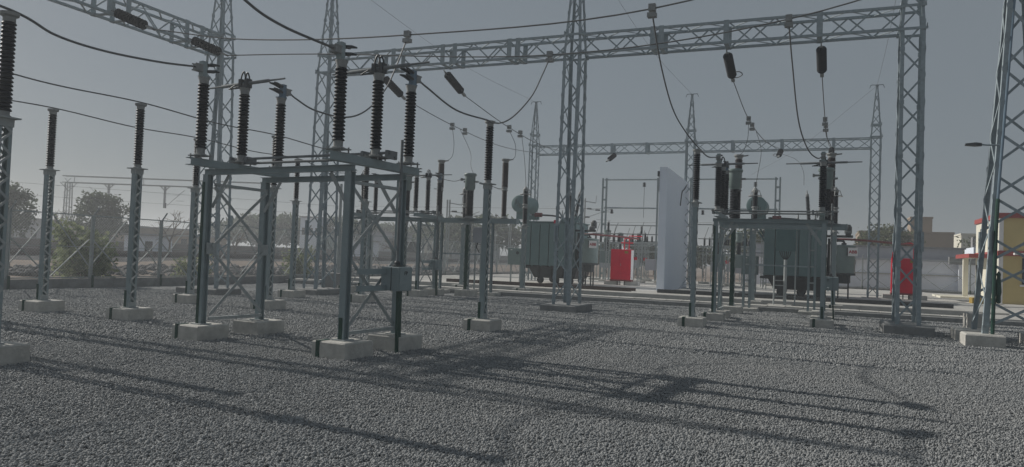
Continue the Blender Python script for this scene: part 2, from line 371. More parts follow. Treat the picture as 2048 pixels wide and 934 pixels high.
fp = [lattice_tower(l, x, 41.5, 0.22, 0.50, 0.62, 8.3, 0.50, 0.45, 10.9, panel=0.62, leg=0.07, br=0.04, tip=0.05, group='slim towers of the rear gantry') for x, l in
      ((-16.3, 'slim pointed lattice tower rising behind the left transformer'), (-7.05, 'slim pointed lattice tower behind the white fire wall'), (2.15, 'slim pointed lattice tower behind the right transformer, before the pale wall'))]
# extra fittings of the big tower: blue / green cable pipe, lamp
MB().tube([(-0.52,-0.76,0.0),(-0.46,-0.62,2.6),(-0.42,-0.54,3.3)], 0.04, 8).build('cable_pipe', GREEN, towerR)
MB().tube([(-0.42,-0.54,3.3),(-0.05,-0.16,8.8)], 0.03, 8).build('conduit', BLUEM, towerR)
bagm = MB().lathe([(0.015,0),(0.05,0.03),(0.045,0.16),(0.062,0.26),(0.05,0.44),(0.035,0.60),(0.045,0.66),(0.01,0.72)], 10)
bagm.build('bag', GREEN, towerR, (-0.40,-0.66,0.95), True)
MB().block(-0.70,-0.36,1.15,1.9,-0.05,0.62,0.02).build('foundation_pillar', CONCL, towerR)

def truss_beam(label, p, q, zb, sz=0.58, side=0.58, npan=None, plates=(), cat='gantry beam', ch=0.075, br=0.042, group=None):
    t = thing('truss_beam', label, cat, (p[0], p[1], zb), 0, group)
    P = Vector((0,0,0)); Q = Vector((q[0]-p[0], q[1]-p[1], 0)); L = Q.length; d = Q/L; n = Vector((-d.y, d.x, 0))
    for s_ in (-1, 1):
        for z in (0, sz): MB().bar(P+n*s_*side/2+Vector((0,0,z)), Q+n*s_*side/2+Vector((0,0,z)), ch, ch*0.9).build('chord', STEEL, t)
    b = MB(); npan = npan or max(4, int(round(L/0.62))); st = L/npan
    for i in range(npan):
        a = P+d*st*i; c = P+d*st*(i+1); 
        for s_ in (-1, 1):
            u, v = (0, sz) if (i % 2) == (s_ > 0) else (sz, 0); o = n*s_*(side/2)
            b.bar(a+o+Vector((0,0,u)), c+o+Vector((0,0,v)), br, 0.012, n)
        b.bar(a+n*(side/2)*(1 if i % 2 else -1), c-n*(side/2)*(1 if i % 2 else -1), br, 0.012)
        b.bar(a+n*(side/2)*(1 if i % 2 else -1)+Vector((0,0,sz)), c-n*(side/2)*(1 if i % 2 else -1)+Vector((0,0,sz)), br, 0.012)
    b.build('lacing', STEEL, t)
    for k in plates:
        pb = MB(); c = P+d*k
        for s_ in (-1, 1): pb.bar(c+n*s_*(side/2+0.03)+Vector((0,0,-0.05)), c+n*s_*(side/2+0.03)+Vector((0,0,sz+0.05)), 0.15, 0.02, n)
        pb.bar(c-n*side/2+Vector((0,0,-0.03)), c+n*side/2+Vector((0,0,-0.03)), 0.12, 0.03)
        pb.build('hanger_plate', STEEL, t)
    return t
BG = 'lattice gantry beams'
truss_beam('lattice beam crossing the upper corner of the sky with two dark insulator strings', (-18.7, 9.75), (-18.7, 18.5), GZ, plates=(1.2, 4.6, 5.2, 7.3, 7.9), group=BG)
truss_beam('lattice beam above the front switch, left span of the long gantry', (-16.37, 21.9), (-7.63, 21.9), GZ, plates=(1.9, 2.6, 4.5, 4.95, 6.9, 7.2), group=BG)
truss_beam('lattice beam right span of the long gantry, two insulator strings hanging', (-7.07, 21.9), (1.64, 21.9), GZ, plates=(2.2, 2.45, 4.3, 6.75), group=BG)
truss_beam('slender rear lattice beam over the left transformer', (-16.05, 41.5), (-7.30, 41.5), 7.72, 0.5, 0.5, plates=(1.7, 4.6, 6.6), ch=0.06, br=0.035, group='rear gantry beams')
truss_beam('slender rear lattice beam over the right transformer', (-6.80, 41.5), (1.90, 41.5), 7.72, 0.5, 0.5, plates=(2.0, 4.5, 7.0), ch=0.06, br=0.035, group='rear gantry beams')

# ------------------------------------------------------------------ laced columns with post insulators
def pedestal(parent, x, y, z, a=0.31, strap=None, m=None):
    p = MB().block(x-a, x+a, y-a, y+a, -0.05, z, 0.018).build('pedestal', m or CONC, parent)
    if strap:
        sx = x+strap[0]; b = MB(); b.box(sx-0.035, sx+0.035, y-a-0.008, y-a, -0.02, z+0.006); b.box(sx-0.035, sx+0.035, y-a-0.008, y-0.1, z, z+0.008)
        b.build('earth_strip', GREEN, p)
    return p
def column(parent, x, y, z0, z1, wd=0.18, green=False):
    h = wd/2; g = h*0.58          # half depth along y, half width along x
    for s_ in (-1, 1):
        poly = [(-g,0),(g,0),(g,0.045),(g-0.008,0.045),(g-0.008,0.008),(-g+0.008,0.008),(-g+0.008,0.045),(-g,0.045)]
        vs = [(x+a, y+s_*(h-c), z) for z in (z0, z1) for a, c in poly]
        n = len(poly); fs = [tuple(range(n)), tuple(range(n, 2*n))]+[(i,(i+1)%n,n+(i+1)%n,n+i) for i in range(n)]
        o = MB().add(vs, fs).build('channel_leg', GREEN if (green and s_ < 0) else CHAN, parent)
        bm = bmesh.new(); bm.from_mesh(o.data); bmesh.ops.recalc_face_normals(bm, faces=bm.faces); bm.to_mesh(o.data); bm.free()
    for fx in (-1, 1):
        b = MB(); z = z0+0.12; i = 0; st = wd*0.80; xx = x+fx*(g+0.005)
        b.box(xx-0.004, xx+0.004, y-h, y+h, z0+0.016, z0+0.12)
        while z < z1-0.1:
            z2 = min(z+st, z1-0.04); s_ = 1 if i % 2 else -1
            b.bar((xx, y-s_*(h-0.015), z), (xx, y+s_*(h-0.015), z2), 0.032, 0.008, (1,0,0)); z = z2; i += 1
        b.build('lacing', STEELL, parent)
    MB().box(x-g-0.05, x+g+0.05, y-h-0.03, y+h+0.03, z0, z0+0.015).build('base_plate', STEELL, parent)
    tp = MB().box(x-g-0.09, x+g+0.09, y-h-0.05, y+h+0.05, z1, z1+0.018); tp.box(x-g-0.012,x+g+0.012,y-h-0.012,y+h+0.012,z1-0.10,z1)
    tp.build('top_plate', STEELL, parent)
def post(label, x, y, group='post insulators on laced columns'):
    t = thing('post_insulator', label, 'post insulator', (x, y, 0), 0, group)
    pedestal(t, 0, 0, 0.24, strap=(-0.17,))
    column(t, 0, 0, 0.24, 3.12)
    MB().box(-0.075,-0.02,-0.101,-0.092,0.26,0.60).build('earth_strip', GREEN, t)
    link('insulator', ME['post_ins'], t, (0,0,3.138)); link('cap', ME['post_cap'], t, (0,0,3.138)); link('foot_casting', ME['post_foot'], t, (0,0,3.138))
    return t
p0 = post('tallest-looking post insulator at the left edge, its footing cut by the frame', -9.76, 6.2)
for l, x, y in (('post insulator on laced column, leftmost full one, before the bush', -15.95, 11.2),
                ('post insulator on laced column second from the left, footing on the open gravel', -13.26, 11.2),
                ('post insulator on laced column seen just behind the front switch corner leg', -15.95, 15.35),
                ('post insulator on laced column seen through the left end frame of the front switch', -13.26, 15.35),
                ('post insulator on laced column before the second lattice tower', -15.95, 19.55),
                ('post insulator on laced column half hidden behind the front switch control box', -13.28, 19.57),
                ('tall post insulator on laced column standing free on the gravel, middle', -6.74, 14.49),
                ('post insulator on laced column in front of the right-hand switch', -3.09, 19.18),
                ('post insulator on laced column out past the left edge, front row', -15.95, 7.1),
                ('post insulator on laced column out past the left edge, second of the front row', -13.26, 7.1)):
    dup(p0, (x, y, 0), l)

# ------------------------------------------------------------------ isolator (double-break switch)
def isolator(label, cx, cy, rz, half=1.6, pole=None, zp=0.27, first=False):
    t = thing('disconnect_switch', label, 'disconnect switch', (cx, cy, 0), rz, 'double break disconnect switches')
    hy = 0.64; ZB = 2.80
    for sx in (-1, 1):
        for sy in (-1, 1):
            x, y = sx*half, sy*hy
            pedestal(t, x, y, zp, 0.32 if first else 0.3, strap=(-0.2,) if sy < 0 else None)
            g = (sx < 0 and sy < 0)
            o = MB().prism((x,y,zp),(x,y,ZB), hsec(0.115,0.12), (0,1,0)).build('leg', CHAN, t)
            st = MB()
            if g: st.box(x-0.0575, x+0.0, y-0.072, y-0.0605, zp, ZB-0.12)
            elif sy < 0: st.box(x-0.035, x+0.025, y-0.072, y-0.0605, zp, zp+0.34)
            if st.n: st.build('earth_strip', GREEN, o)
            MB().box(x-0.12,x+0.12,y-0.12,y+0.12,zp,zp+0.016).build('base_plate', STEELL, t)
    for sy in (-1, 1):       # beams along the row
        MB().prism((-half-0.09, sy*hy, ZB+0.05), (half+0.09, sy*hy, ZB+0.05), hsec(0.10,0.095,0.009), (0,0,1)).build('cross_beam', CHAN, t)
        for sx in (-1, 1): MB().bar((sx*(half-0.06), sy*hy-0.06*sy, ZB-0.55), (sx*(half-0.45), sy*hy-0.06*sy, ZB), 0.065, 0.012, (0,1,0)).build('knee_brace', STEELL, t)
    for sx in (-1, 1):
        x = sx*(half-0.06)
        MB().prism((x, -1.10, ZB+0.19), (x, 1.10, ZB+0.19), csec(0.14,0.125), (0,0,1)).build('pole_beam', CHAN, t)
        b = MB()
        mz = (zp+ZB)/2+0.02; e = hy-0.06
        for z0, z1 in ((zp+0.16, mz-0.03), (mz+0.03, ZB-0.2)):
            b.bar((x+0.06, -e, z0), (x+0.06, e, z1), 0.055, 0.008, (1,0,0)); b.bar((x+0.045, e, z0), (x+0.045, -e, z1), 0.055, 0.008, (1,0,0))
        b.bar((x+0.05,-e,zp+0.1),(x+0.05,e,zp+0.1),0.05,0.05); b.bar((x+0.05,-e,ZB-0.16),(x+0.05,e,ZB-0.16),0.05,0.05)
        for sy in (-1, 1): b.box(x+0.03,x+0.04, sy*e-0.10, sy*e+0.10, mz-0.1, mz+0.1)
        b.build('bracing', STEELL, t)
        zi = ZB+0.265
        for k, yy in enumerate((-0.87, 0.0, 0.87)):
            bp = MB().box(x-0.16,x+0.16,yy-0.12,yy+0.12,zi+0.03,zi+0.045)
            for a in (-0.13, 0.13):
                for c in (-0.09, 0.09): bp.bar((x+a,yy+c,zi-0.02),(x+a,yy+c,zi+0.07),0.018)
            bp.build('mounting_plate', CAPM, t)
            i_ = link('insulator', ME['iso_ins'], t, (x,yy,zi+0.045)); link('cap', ME['iso_cap'], i_); link('foot_casting', ME['iso_foot'], i_)
            zt = zi+0.045+1.335
            if k != 1:
                s_ = 1 if yy < 0 else -1
                j = MB().box(x-0.05,x+0.05,yy-0.045-0.03*s_,yy+0.045-0.03*s_,zt,zt+0.26); j.box(x-0.075,x+0.075,yy-0.07,yy+0.07,zt-0.004,zt+0.018)
                jo = j.build('terminal_box', BLUEM if s_ < 0 else CHAN, t)
                f = MB()
                for dz in (0.10, 0.21):
                    for dx in (-0.045, 0.045):
                        f.tube([(x+dx, yy+s_*0.02, zt+dz), (x+dx*0.8, yy+s_*0.16, zt+dz+0.03), (x+dx*1.5, yy+s_*0.25, zt+dz+0.035)], [0.024,0.028,0.012], 6)
                f.build('contact_fingers', DARKM, t)
                c = MB().box(x-0.055,x+0.055,yy-s_*0.19,yy-s_*0.075,zt+0.08,zt+0.19)
                for dx in (-0.05, 0.05):
                    for dz in (0.085, 0.185): c.bar((x+dx,yy-s_*0.21,zt+dz),(x+dx,yy-s_*0.06,zt+dz),0.02)
                c.build('cable_clamp', CAPM, t)
            else:
                h_ = MB().box(x-0.11,x-0.04,yy-0.06,yy+0.06,zt,zt+0.16); h_.box(x+0.04,x+0.11,yy-0.06,yy+0.06,zt,zt+0.16); h_.box(x-0.04,x+0.04,yy-0.05,yy+0.05,zt,zt+0.05)
                for sy in (-1, 1): h_.tube(spline([(x-0.06,yy+sy*0.05,zt+0.14),(x-0.035,yy+sy*0.045,zt+0.24),(x,yy+sy*0.04,zt+0.29),(x+0.035,yy+sy*0.045,zt+0.24),(x+0.06,yy+sy*0.05,zt+0.14)],4), 0.014, 6)
                for d_ in (0, 0.09): h_.tube([(x-0.1,yy-0.05-d_,zt+0.03),(x-0.2-d_,yy-0.10,zt-0.02)],0.012,5)
                h_.bar((x-0.30,yy-0.1,zt-0.02),(x-0.02,yy-0.1,zt-0.02),0.018)
                h_.build('arm_hub', DARKM, t)
                a = MB().tube([(x-0.98,yy,zt+0.065),(x-0.62,yy,zt+0.07),(x-0.6,yy,zt+0.07),(x+0.6,yy,zt+0.09),(x+0.62,yy,zt+0.09),(x+0.98,yy,zt+0.095)],[0.016,0.018,0.032,0.032,0.018,0.016],8)
                a.build('contact_arm', ALU, t, smooth=True)
    rods = MB()
    for yy, dz in ((0.0, 0.06), (0.14, 0.0)):
        rods.tube([(-half-0.22, yy, ZB+0.30+dz), (half+0.25, yy, ZB+0.30+dz)], 0.022, 8)
    for xx in (-half-0.18, -half+0.2, half-0.3, half-0.1, half+0.2): rods.box(xx-0.025, xx+0.025, -0.05, 0.2, ZB+0.27, ZB+0.40)
    rods.build('operating_rods', ALU, t)
    # control box on the right-hand end frame
    x = half+0.22
    b = MB().block(x-0.17,x+0.17,0.14,0.50,0.98,1.36,0.012); bo = b.build('control_box', CHAN, t)
    MB().box(x+0.171,x+0.181,0.17,0.485,1.00,1.345).build('door', CHAN, bo)
    MB().box(x+0.03,x+0.035,0.13,0.139,0.985,1.355).build('seam', DARKM, bo)
    br_ = MB()
    for z in (1.02, 1.28): br_.prism((half+0.13,-hy+0.08,z),(half+0.13,hy-0.08,z), csec(0.05,0.085), (0,0,1))
    br_.build('box_bracket', CHAN, t)
    if first:
        cu = bpy.data.curves.new('mark', 'FONT'); cu.body = 'FP'; cu.size = 0.085; cu.extrude = 0.002
        to = bpy.data.objects.new('mark', cu); COL.objects.link(to); bpy.context.view_layer.update()
        me = bpy.data.meshes.new_from_object(to); bpy.data.objects.remove(to); me.materials.clear(); me.materials.append(INK)
        mk = link('lettering', me, bo, (x+0.184, 0.28, 1.235), (R(90), 0, R(90)))
    MB().tube([(x-0.03,0.36,1.36),(x-0.03,0.36,ZB+0.62)],0.024,8).build('drive_pipe', ALU, t)
    MB().lathe([(0.09,0),(0.09,0.02),(0.05,0.03),(0.05,0.07),(0.03,0.09)],12,(x-0.03,0.36,1.362)).build('gland', DARKM, t)
    MB().prism((x+0.03,0.36,0.98),(x+0.08,0.32,-0.03),[(-0.05,-0.02),(0.05,-0.02),(0.05,0.02),(-0.05,0.02)],(1,0,0)).build('cable_tray', GREEN, t)
    return t
iso1 = isolator('large disconnect switch in front on four thick legs with control box, most prominent', -8.2, 10.22, R(-6), 1.59, zp=0.24, first=True)
iso2 = isolator('disconnect switch in the middle distance, left of the left transformer', -15.3, 24.5, 0, 1.5, zp=0.24)
iso3 = isolator('disconnect switch before the right transformer with green left legs', -1.5, 22.4, 0, 1.42, zp=0.22)

# ------------------------------------------------------------------ current transformers, arresters, portals
def ctx(label, x, y, first=None):
    t = thing('current_transformer', label, 'current transformer', (x, y, 0), 0, 'current transformers with tank heads')
    pedestal(t, 0, 0, 0.24, 0.33)
    column(t, 0, 0, 0.24, 2.86, 0.22, green=True)
    MB().prism((-0.45,0,2.94),(0.45,0,2.94), hsec(0.16,0.12), (0,0,1)).build('support_beam', CHAN, t)
    MB().lathe([(0.20,3.0),(0.20,3.03),(0.15,3.05),(0.15,3.10)],18).build('foot_casting', CAPM, t)
    MB().lathe(shed_profile(3.1,4.1,19,0.125,0.165),20).build('insulator', PORC, t, smooth=True)
    tk = MB().lathe([(0.15,4.08),(0.17,4.12),(0.19,4.16),(0.205,4.18),(0.205,4.66),(0.245,4.665),(0.25,4.72),(0.22,4.76),(0.05,4.78)],22).build('head_tank', TANK, t, smooth=True)
    MB().box(-0.36,-0.19,-0.04,0.04,4.50,4.56).box(-0.40,-0.34,-0.06,0.06,4.48,4.58).box(-0.235,-0.2,-0.1,-0.02,4.40,4.46).build('terminal', CAPM, tk)
    MB().box(0.19,0.34,-0.04,0.04,4.40,4.46).build('terminal', CAPM, tk)
    return t
c1 = ctx('tank-headed current transformer on green column, left bay, right of the switch', -12.85, 26.0)
for l, x, y in (('tank-headed current transformer behind the front switch, partly hidden, left bay', -15.7, 26.0),
                ('tank-headed current transformer on green column, right bay, left one of two', -2.85, 25.5),
                ('tank-headed current transformer right bay, close to the control box leg', -0.07, 25.5)):
    dup(c1, (x, y, 0), l)
def portal(label, x0, x1, y, lx):
    t = thing('support_portal', label, 'steel portal', (0, y, 0), 0, 'twin leg support portals')
    MB().prism((x0,0,2.98),(x1,0,2.98), csec(0.22,0.20), (0,0,1)).build('beam', CHAN, t)
    MB().box(x1-0.02,x1+0.01,-0.14,0.14,2.87,3.09).build('end_plate', CHAN, t)
    for x in lx:
        MB().block(x-0.4,x+0.4,-0.36,0.36,-0.05,0.12,0.015).build('pedestal', CONC, t)
        for s_ in (-1, 1): MB().prism((x+s_*0.10,0,0.12),(x+s_*0.10,0,2.88), csec(0.075,0.14), (0,1,0)).build('leg', CHAN, t)
        b = MB()
        for z in np.arange(0.5, 2.8, 0.55): b.box(x-0.08,x+0.08,-0.07,-0.06,z,z+0.05)
        b.build('batten_plates', STEELL, t)
    MB().bar((lx[0],0.09,1.62),(lx[1],0.09,1.62),0.05,0.05).build('rail', STEEL, t)
    return t
portal('twin-legged steel portal carrying arresters in the left bay', -15.6, -11.3, 27.2, (-14.75, -12.45))
portal('twin-legged steel portal carrying arresters in the right bay', -3.5, 0.6, 27.2, (-2.55, -0.45))
def arrester(label, x, y):
    t = thing('surge_arrester', label, 'surge arrester', (x, y, 3.09), 0, 'two-unit stacks on the portals')
    MB().lathe([(0.16,0),(0.16,0.03),(0.11,0.05),(0.11,0.09)],16).build('foot_casting', CAPM, t)
    MB().lathe(shed_profile(0.09,1.10,20,0.075,0.108),18).build('insulator', PORCR, t, smooth=True)
    MB().lathe([(0.09,1.09),(0.13,1.11),(0.13,1.14),(0.10,1.16),(0.10,1.20),(0.13,1.22),(0.13,1.25),(0.09,1.27)],16).build('joint_flange', CAPM, t)
    MB().lathe(shed_profile(1.26,2.22,18,0.10,0.132),18).build('insulator', PORCR, t, smooth=True)
    MB().lathe([(0.10,2.21),(0.12,2.24),(0.12,2.28),(0.17,2.34),(0.17,2.38),(0.04,2.40)],16).build('cap', CAPM, t)
    MB().bar((0.1,0,2.33),(0.32,0,2.36),0.05,0.04).bar((-0.1,0,1.18),(-0.3,0,1.19),0.05,0.03).build('terminal', CAPM, t)
    return t
a1 = arrester('tall brown two-unit insulator stack on the left portal, behind the switch', -14.8, 27.2)
for l, x in (('tall brown two-unit insulator stack on the right end of the left portal', -11.9, ),
             ('tall brown two-unit insulator stack behind the tank-headed transformer, right bay', -2.93),
             ('tall brown two-unit insulator stack at the right end of the right portal', 0.08)):
    dup(a1, (x, 27.2, 3.09), l)
def arr_col(label, x, y):
    t = thing('arrester_column', label, 'surge arrester', (x, y, 0), 0, 'ringed arresters on laced columns')
    pedestal(t, 0, 0, 0.25, 0.35, strap=(-0.1,)); column(t, 0, 0, 0.25, 2.9, 0.24)
    MB().lathe([(0.13,2.92),(0.13,2.96),(0.08,2.98),(0.08,3.02)],14).build('foot_casting', CAPM, t)
    MB().lathe(shed_profile(3.02,3.68,14,0.075,0.105),16).build('insulator', PORC, t, smooth=True)
    MB().lathe([(0.10,3.67),(0.13,3.69),(0.13,3.72),(0.09,3.74),(0.09,3.80),(0.13,3.82),(0.13,3.85),(0.10,3.87)],14).build('joint_flange', CAPM, t)
    MB().lathe(shed_profile(3.86,4.42,12,0.075,0.105),16).build('insulator', PORC, t, smooth=True)
    MB().lathe([(0.10,4.41),(0.12,4.44),(0.12,4.50),(0.08,4.55),(0.03,4.62)],14).build('cap', CAPM, t)
    g = MB(); n = 20
    g.tube([(0.24*math.cos(2*math.pi*k/n), 0.24*math.sin(2*math.pi*k/n), 4.28) for k in range(n+1)], 0.018, 6)
    for k in range(3):
        a = k*2.094+0.4; g.tube([(0.24*math.cos(a),0.24*math.sin(a),4.28),(0.16*math.cos(a),0.16*math.sin(a),4.50),(0.10*math.cos(a),0.10*math.sin(a),4.50)],0.012,5)
    g.build('grading_ring', CAPM, t)
    return t
r1 = arr_col('ringed arrester on laced column in front of the left transformer drum', -12.0, 29.7)
for l, x in (('ringed arrester on laced column hidden behind the left bay current transformer', -14.9),
             ('ringed arrester on laced column before the right transformer drum', -2.6), ('ringed arrester on laced column hidden behind the right bay stacks', 0.25)):
    dup(r1, (x, 29.7 if x < -5 else 30.1, 0), l)

# junction boxes on their stands
jb = thing('junction_box', 'grey junction box on two slim legs under the left portal', 'junction box', (-13.15, 27.6, 0), 0, 'junction boxes on stands')
MB().block(-0.2,0.2,-0.14,0.14,2.10,2.74,0.012).build('box_body', GREYW, jb)
for s_ in (-1, 1): MB().bar((s_*0.13,0.0,0),(s_*0.13,0,2.1),0.05).build('leg', STEELL, jb)
MB().tube([(-0.05,0,2.1),(-0.08,-0.02,1.9),(0.05,0,1.7)],0.02,6).build('cable', DARKM, jb)
jb2 = thing('junction_box', 'big dark junction box on a ladder-like stand before the right transformer', 'junction box', (-1.38, 29.0, 0), 0, 'junction boxes on stands')
MB().block(-0.34,0.34,-0.16,0.16,2.16,2.98,0.012).build('box_body', TEAL, jb2)
MB().tube([(0.0,0,0.2),(0.0,0,1.85)],0.06,10).build('leg', STEELL, jb2); MB().tube([(-0.38,0,0.2),(-0.38,0,1.25)],0.03,8).build('leg', STEELL, jb2)
b = MB()
for z in (0.5, 0.9, 1.08): b.bar((-0.38,0,z),(0,0,z),0.035)
b.build('rungs', STEELL, jb2)
b = MB()
for k in range(6): b.tube(spline([(-0.22+0.08*k,0,2.16),(-0.15+0.055*k,0,1.98),(-0.02+0.008*k,0,1.83)],4),0.014,5)
b.build('cables', DARKM, jb2)
MB().block(-0.6,0.25,-0.3,0.3,-0.05,0.2,0.015).build('pedestal', CONC, jb2)
MB().bar((-0.34,0.1,2.3),(-0.34,0.1,2.9),0.05).bar((0.34,0.1,0.2),(0.34,0.1,2.9),0.05).build('frame_post', STEELL, jb2)

# ------------------------------------------------------------------ power transformers
def transformer(label, ox, oy):
    t = thing('power_transformer', label, 'power transformer', (ox, oy, 0.2), 0, 'oil-filled power transformers')
    tank = MB().block(-1.35,1.4,0.35,2.6,0.78,3.30,0.03).build('tank', TEAL, t)
    MB().box(-1.42,1.47,0.28,2.67,3.302,3.36).build('lid', TEAL, tank)
    rib = MB()
    for x in (-1.2,-0.4,0.4,1.2): rib.box(x-0.04,x+0.04,2.6,2.68,0.9,3.2)
    rib.build('stiffener', TEAL, tank)
    for k in range(5):
        x0 = -1.28+k*0.515; rb = MB()
        for j in range(9):
            xx = x0+0.025+j*0.052; rb.box(xx-0.008, xx+0.008, -0.62, 0.05, 1.02, 3.18); rb.box(xx-0.022, xx+0.022, -0.64, -0.60, 0.98, 3.22)
        rb.box(x0-0.02, x0+0.47, -0.60, 0.03, 1.0, 1.05); rb.box(x0-0.02, x0+0.47, -0.60, 0.03, 3.15, 3.2)
        rb.tube([(x0+0.22,0.0,3.1),(x0+0.22,0.4,3.1)],0.06,8); rb.tube([(x0+0.22,0.0,1.1),(x0+0.22,0.4,1.1)],0.06,8)
        rb.build('radiator', TEAL, t)
        MB().lathe([(0.20,0),(0.20,0.06),(0.05,0.08)],14,(x0+0.22,-0.3,0.90)).build('fan', TEALD, t)
    u = MB(); u.add([(-1.15,0.2,0.82),(1.6,0.2,0.82),(1.6,2.7,0.82),(-1.15,2.7,0.82),(-0.85,0.25,0.30),(1.4,0.25,0.30),(1.4,2.6,0.30),(-0.85,2.6,0.30)], [(0,1,2,3),(7,6,5,4),(4,5,1,0),(5,6,2,1),(6,7,3,2),(7,4,0,3)])
    u.box(-1.5,1.7,0.1,2.7,0.80,0.90)
    for x in (-0.6,0.1,0.75,1.3): u.box(x-0.03,x+0.03,0.12,0.26,0.32,0.8)
    u.build('underframe', TEALD, t)
    for x in (-0.55,0.35,1.15):
        for y in (0.35, 2.3): MB().lathe([(0.17,-0.05),(0.17,0.05),(0.2,0.05),(0.2,0.08)],14,(x,y,0.19),'y').build('wheel', TEALD, t)
    co = MB().lathe([(0.18,-0.04),(0.43,-0.02),(0.47,0.0),(0.47,0.03),(0.45,0.04),(0.45,1.7),(0.47,1.71),(0.47,1.74),(0.3,1.78)],28,(-1.72,-0.15,4.28),'y').build('conservator', TEAL, t, smooth=True)
    g = MB()
    for k, (dx, dz, h) in enumerate(((-0.20,0.10,0.28),(-0.12,0.15,0.28),(-0.03,0.0,0.30),(0.05,-0.09,0.26),(0.13,-0.12,0.24),(0.21,-0.15,0.18))): g.box(-1.75+dx-0.012,-1.75+dx+0.012,-0.20,-0.186,4.28+dz-h/2,4.28+dz+h/2)
    g.build('level_gauge', DARKM, co)
    s = MB(); s.box(-1.98,-1.3,0.1,0.35,3.45,3.86); s.bar((-1.95,0.2,3.5),(-1.3,0.35,2.55),0.09); s.bar((-1.95,1.4,3.7),(-1.3,1.4,2.7),0.09); s.bar((-1.9,0.2,3.25),(-1.35,0.3,3.25),0.08); s.box(-2.0,-1.15,1.3,1.5,3.5,3.74)
    s.build('conservator_support', TEAL, t)
    p = MB().tube(spline([(-1.2,0.4,3.72),(-0.7,0.5,3.72),(0.1,0.7,3.68),(0.6,0.9,3.5)],4),0.045,8).build('oil_pipe', TEALD, t)
    MB().lathe([(0.12,-0.2),(0.12,0.2)],12,(-0.82,0.48,3.72),'x').build('relay', REDP, t)
    MB().lathe([(0.10,0),(0.10,0.22),(0.04,0.24)],10,(0.28,0.2,3.2)).build('warning_lamp', RED, t)
    tu = MB().lathe([(0.26,3.34),(0.26,3.62),(0.30,3.63),(0.30,3.68)],16,(1.15,1.0,0)); tu.lathe([(0.26,3.34),(0.26,3.55),(0.30,3.56),(0.30,3.61)],16,(0.6,1.0,0)); tu.build('turret', TEAL, t)
    for (x, y, dx) in ((1.15,1.0,0.16),(0.6,1.9,-0.08)):
        bm_ = MB().lathe(shed_profile(0,1.25,18,0.06,0.10),14).build('bushing', PORC, t, (x,y,3.66), True); bm_.rotation_euler = (0, dx, 0)
        MB().lathe([(0.05,1.24),(0.08,1.27),(0.08,1.36),(0.03,1.40),(0.02,1.55)],12).build('cap', CAPM, bm_)
    for x in (0.9, 1.25, 0.1):
        bm_ = MB().lathe(shed_profile(0,0.42,6,0.05,0.10),12).build('low_voltage_bushing', PORC, t, (x,1.8,3.36), True)
        MB().lathe([(0.03,0.42),(0.045,0.46),(0.02,0.72)],10).build('stem', CAPM, bm_)
    cb = MB().block(-2.35,-1.6,0.0,0.5,0.95,1.85,0.012).build('control_cubicle', TANK, t)
    MB().lathe([(0.09,-0.02),(0.09,0.0)],14,(-1.78,-0.002,1.6),'y').build('dial', DARKM, cb)
    MB().box(-2.2,-2.1,-0.012,-0.001,1.74,1.78).build('label_plate', SIGNW, cb)
    for x in (-2.25,-1.7): MB().bar((x,0.25,0),(x,0.25,0.95),0.07).build('cubicle_leg', STEELL, cb)
    v = MB(); v.lathe([(0.14,-0.12),(0.14,0.12)],12,(2.35,0.2,3.0),'x'); v.tube([(1.35,0.4,2.9),(2.4,0.2,2.9),(2.55,0.2,2.9)],0.06,8); v.lathe([(0.16,0),(0.16,0.3),(0.08,0.42)],12,(2.35,0.5,3.05)); v.lathe([(0.1,0),(0.1,0.5)],10,(2.5,0.3,1.7)); v.box(1.45,1.75,0.5,1.2,0.9,1.9); v.lathe([(0.12,0),(0.12,1.6)],10,(1.6,0.4,1.2))
    v.build('valve_gear', TEALD, t)
    return t
trA = transformer('power transformer in the left bay with round end drum, behind the middle lattice tower', -13.80, 37.7)
trB = copy_tree(trA); trB.location = (-1.45, 37.7, 0.2); trB['label'] = 'power transformer in the right bay, seen through the right-hand switch'

def vessel(label, x, y):
    t = thing('oil_vessel', label, 'oil tank', (x, y, 0.2), 0, 'upright cylindrical tanks with white signs')
    MB().lathe([(0.30,1.10),(0.48,1.16),(0.49,1.20),(0.49,2.40),(0.53,2.405),(0.53,2.45),(0.2,2.50)],28).build('cylinder', TANK, t, smooth=True)
    MB().lathe([(0.50,1.10),(0.51,1.14),(0.51,1.20),(0.495,1.205)],24).build('base_ring', TEALD, t)
    MB().lathe([(0.16,0.72),(0.30,0.75),(0.30,1.10)],16).build('hopper', TEALD, t)
    b = MB()
    for a in range(4): b.bar((0.30*math.cos(a*1.57+0.78),0.30*math.sin(a*1.57+0.78),0),(0.30*math.cos(a*1.57+0.78),0.30*math.sin(a*1.57+0.78),1.12),0.06)
    b.bar((-0.22,-0.22,0.5),(0.22,-0.22,0.5),0.05); b.build('stand', TEALD, t)
    MB().tube(spline([(0,0,2.48),(0,0,2.62),(-0.1,0.0,2.68),(-0.5,0.1,2.66)],5),0.05,8).lathe([(0.11,2.50),(0.11,2.58)],12).build('inlet', TEALD, t)
    s = MB().box(0.16,0.56,-0.565,-0.55,1.98,2.36).build('sign_plate', SIGNW, t)
    MB().box(0.12,0.16,-0.56,-0.4,2.0,2.34).build('sign_bracket', DARKM, t)
    cu = bpy.data.curves.new('mark', 'FONT'); cu.body = 'ABB'; cu.size = 0.19; cu.extrude = 0.003; cu.offset = 0.006
    to = bpy.data.objects.new('mark', cu); COL.objects.link(to); bpy.context.view_layer.update()
    me = bpy.data.meshes.new_from_object(to); bpy.data.objects.remove(to); me.materials.clear(); me.materials.append(SIGNR)
    link('lettering', me, s, (0.195, -0.569, 2.105), (R(90), 0, 0))
    return t
vesA = vessel('grey-green upright cylindrical tank with white sign, left bay', -11.46, 37.5)
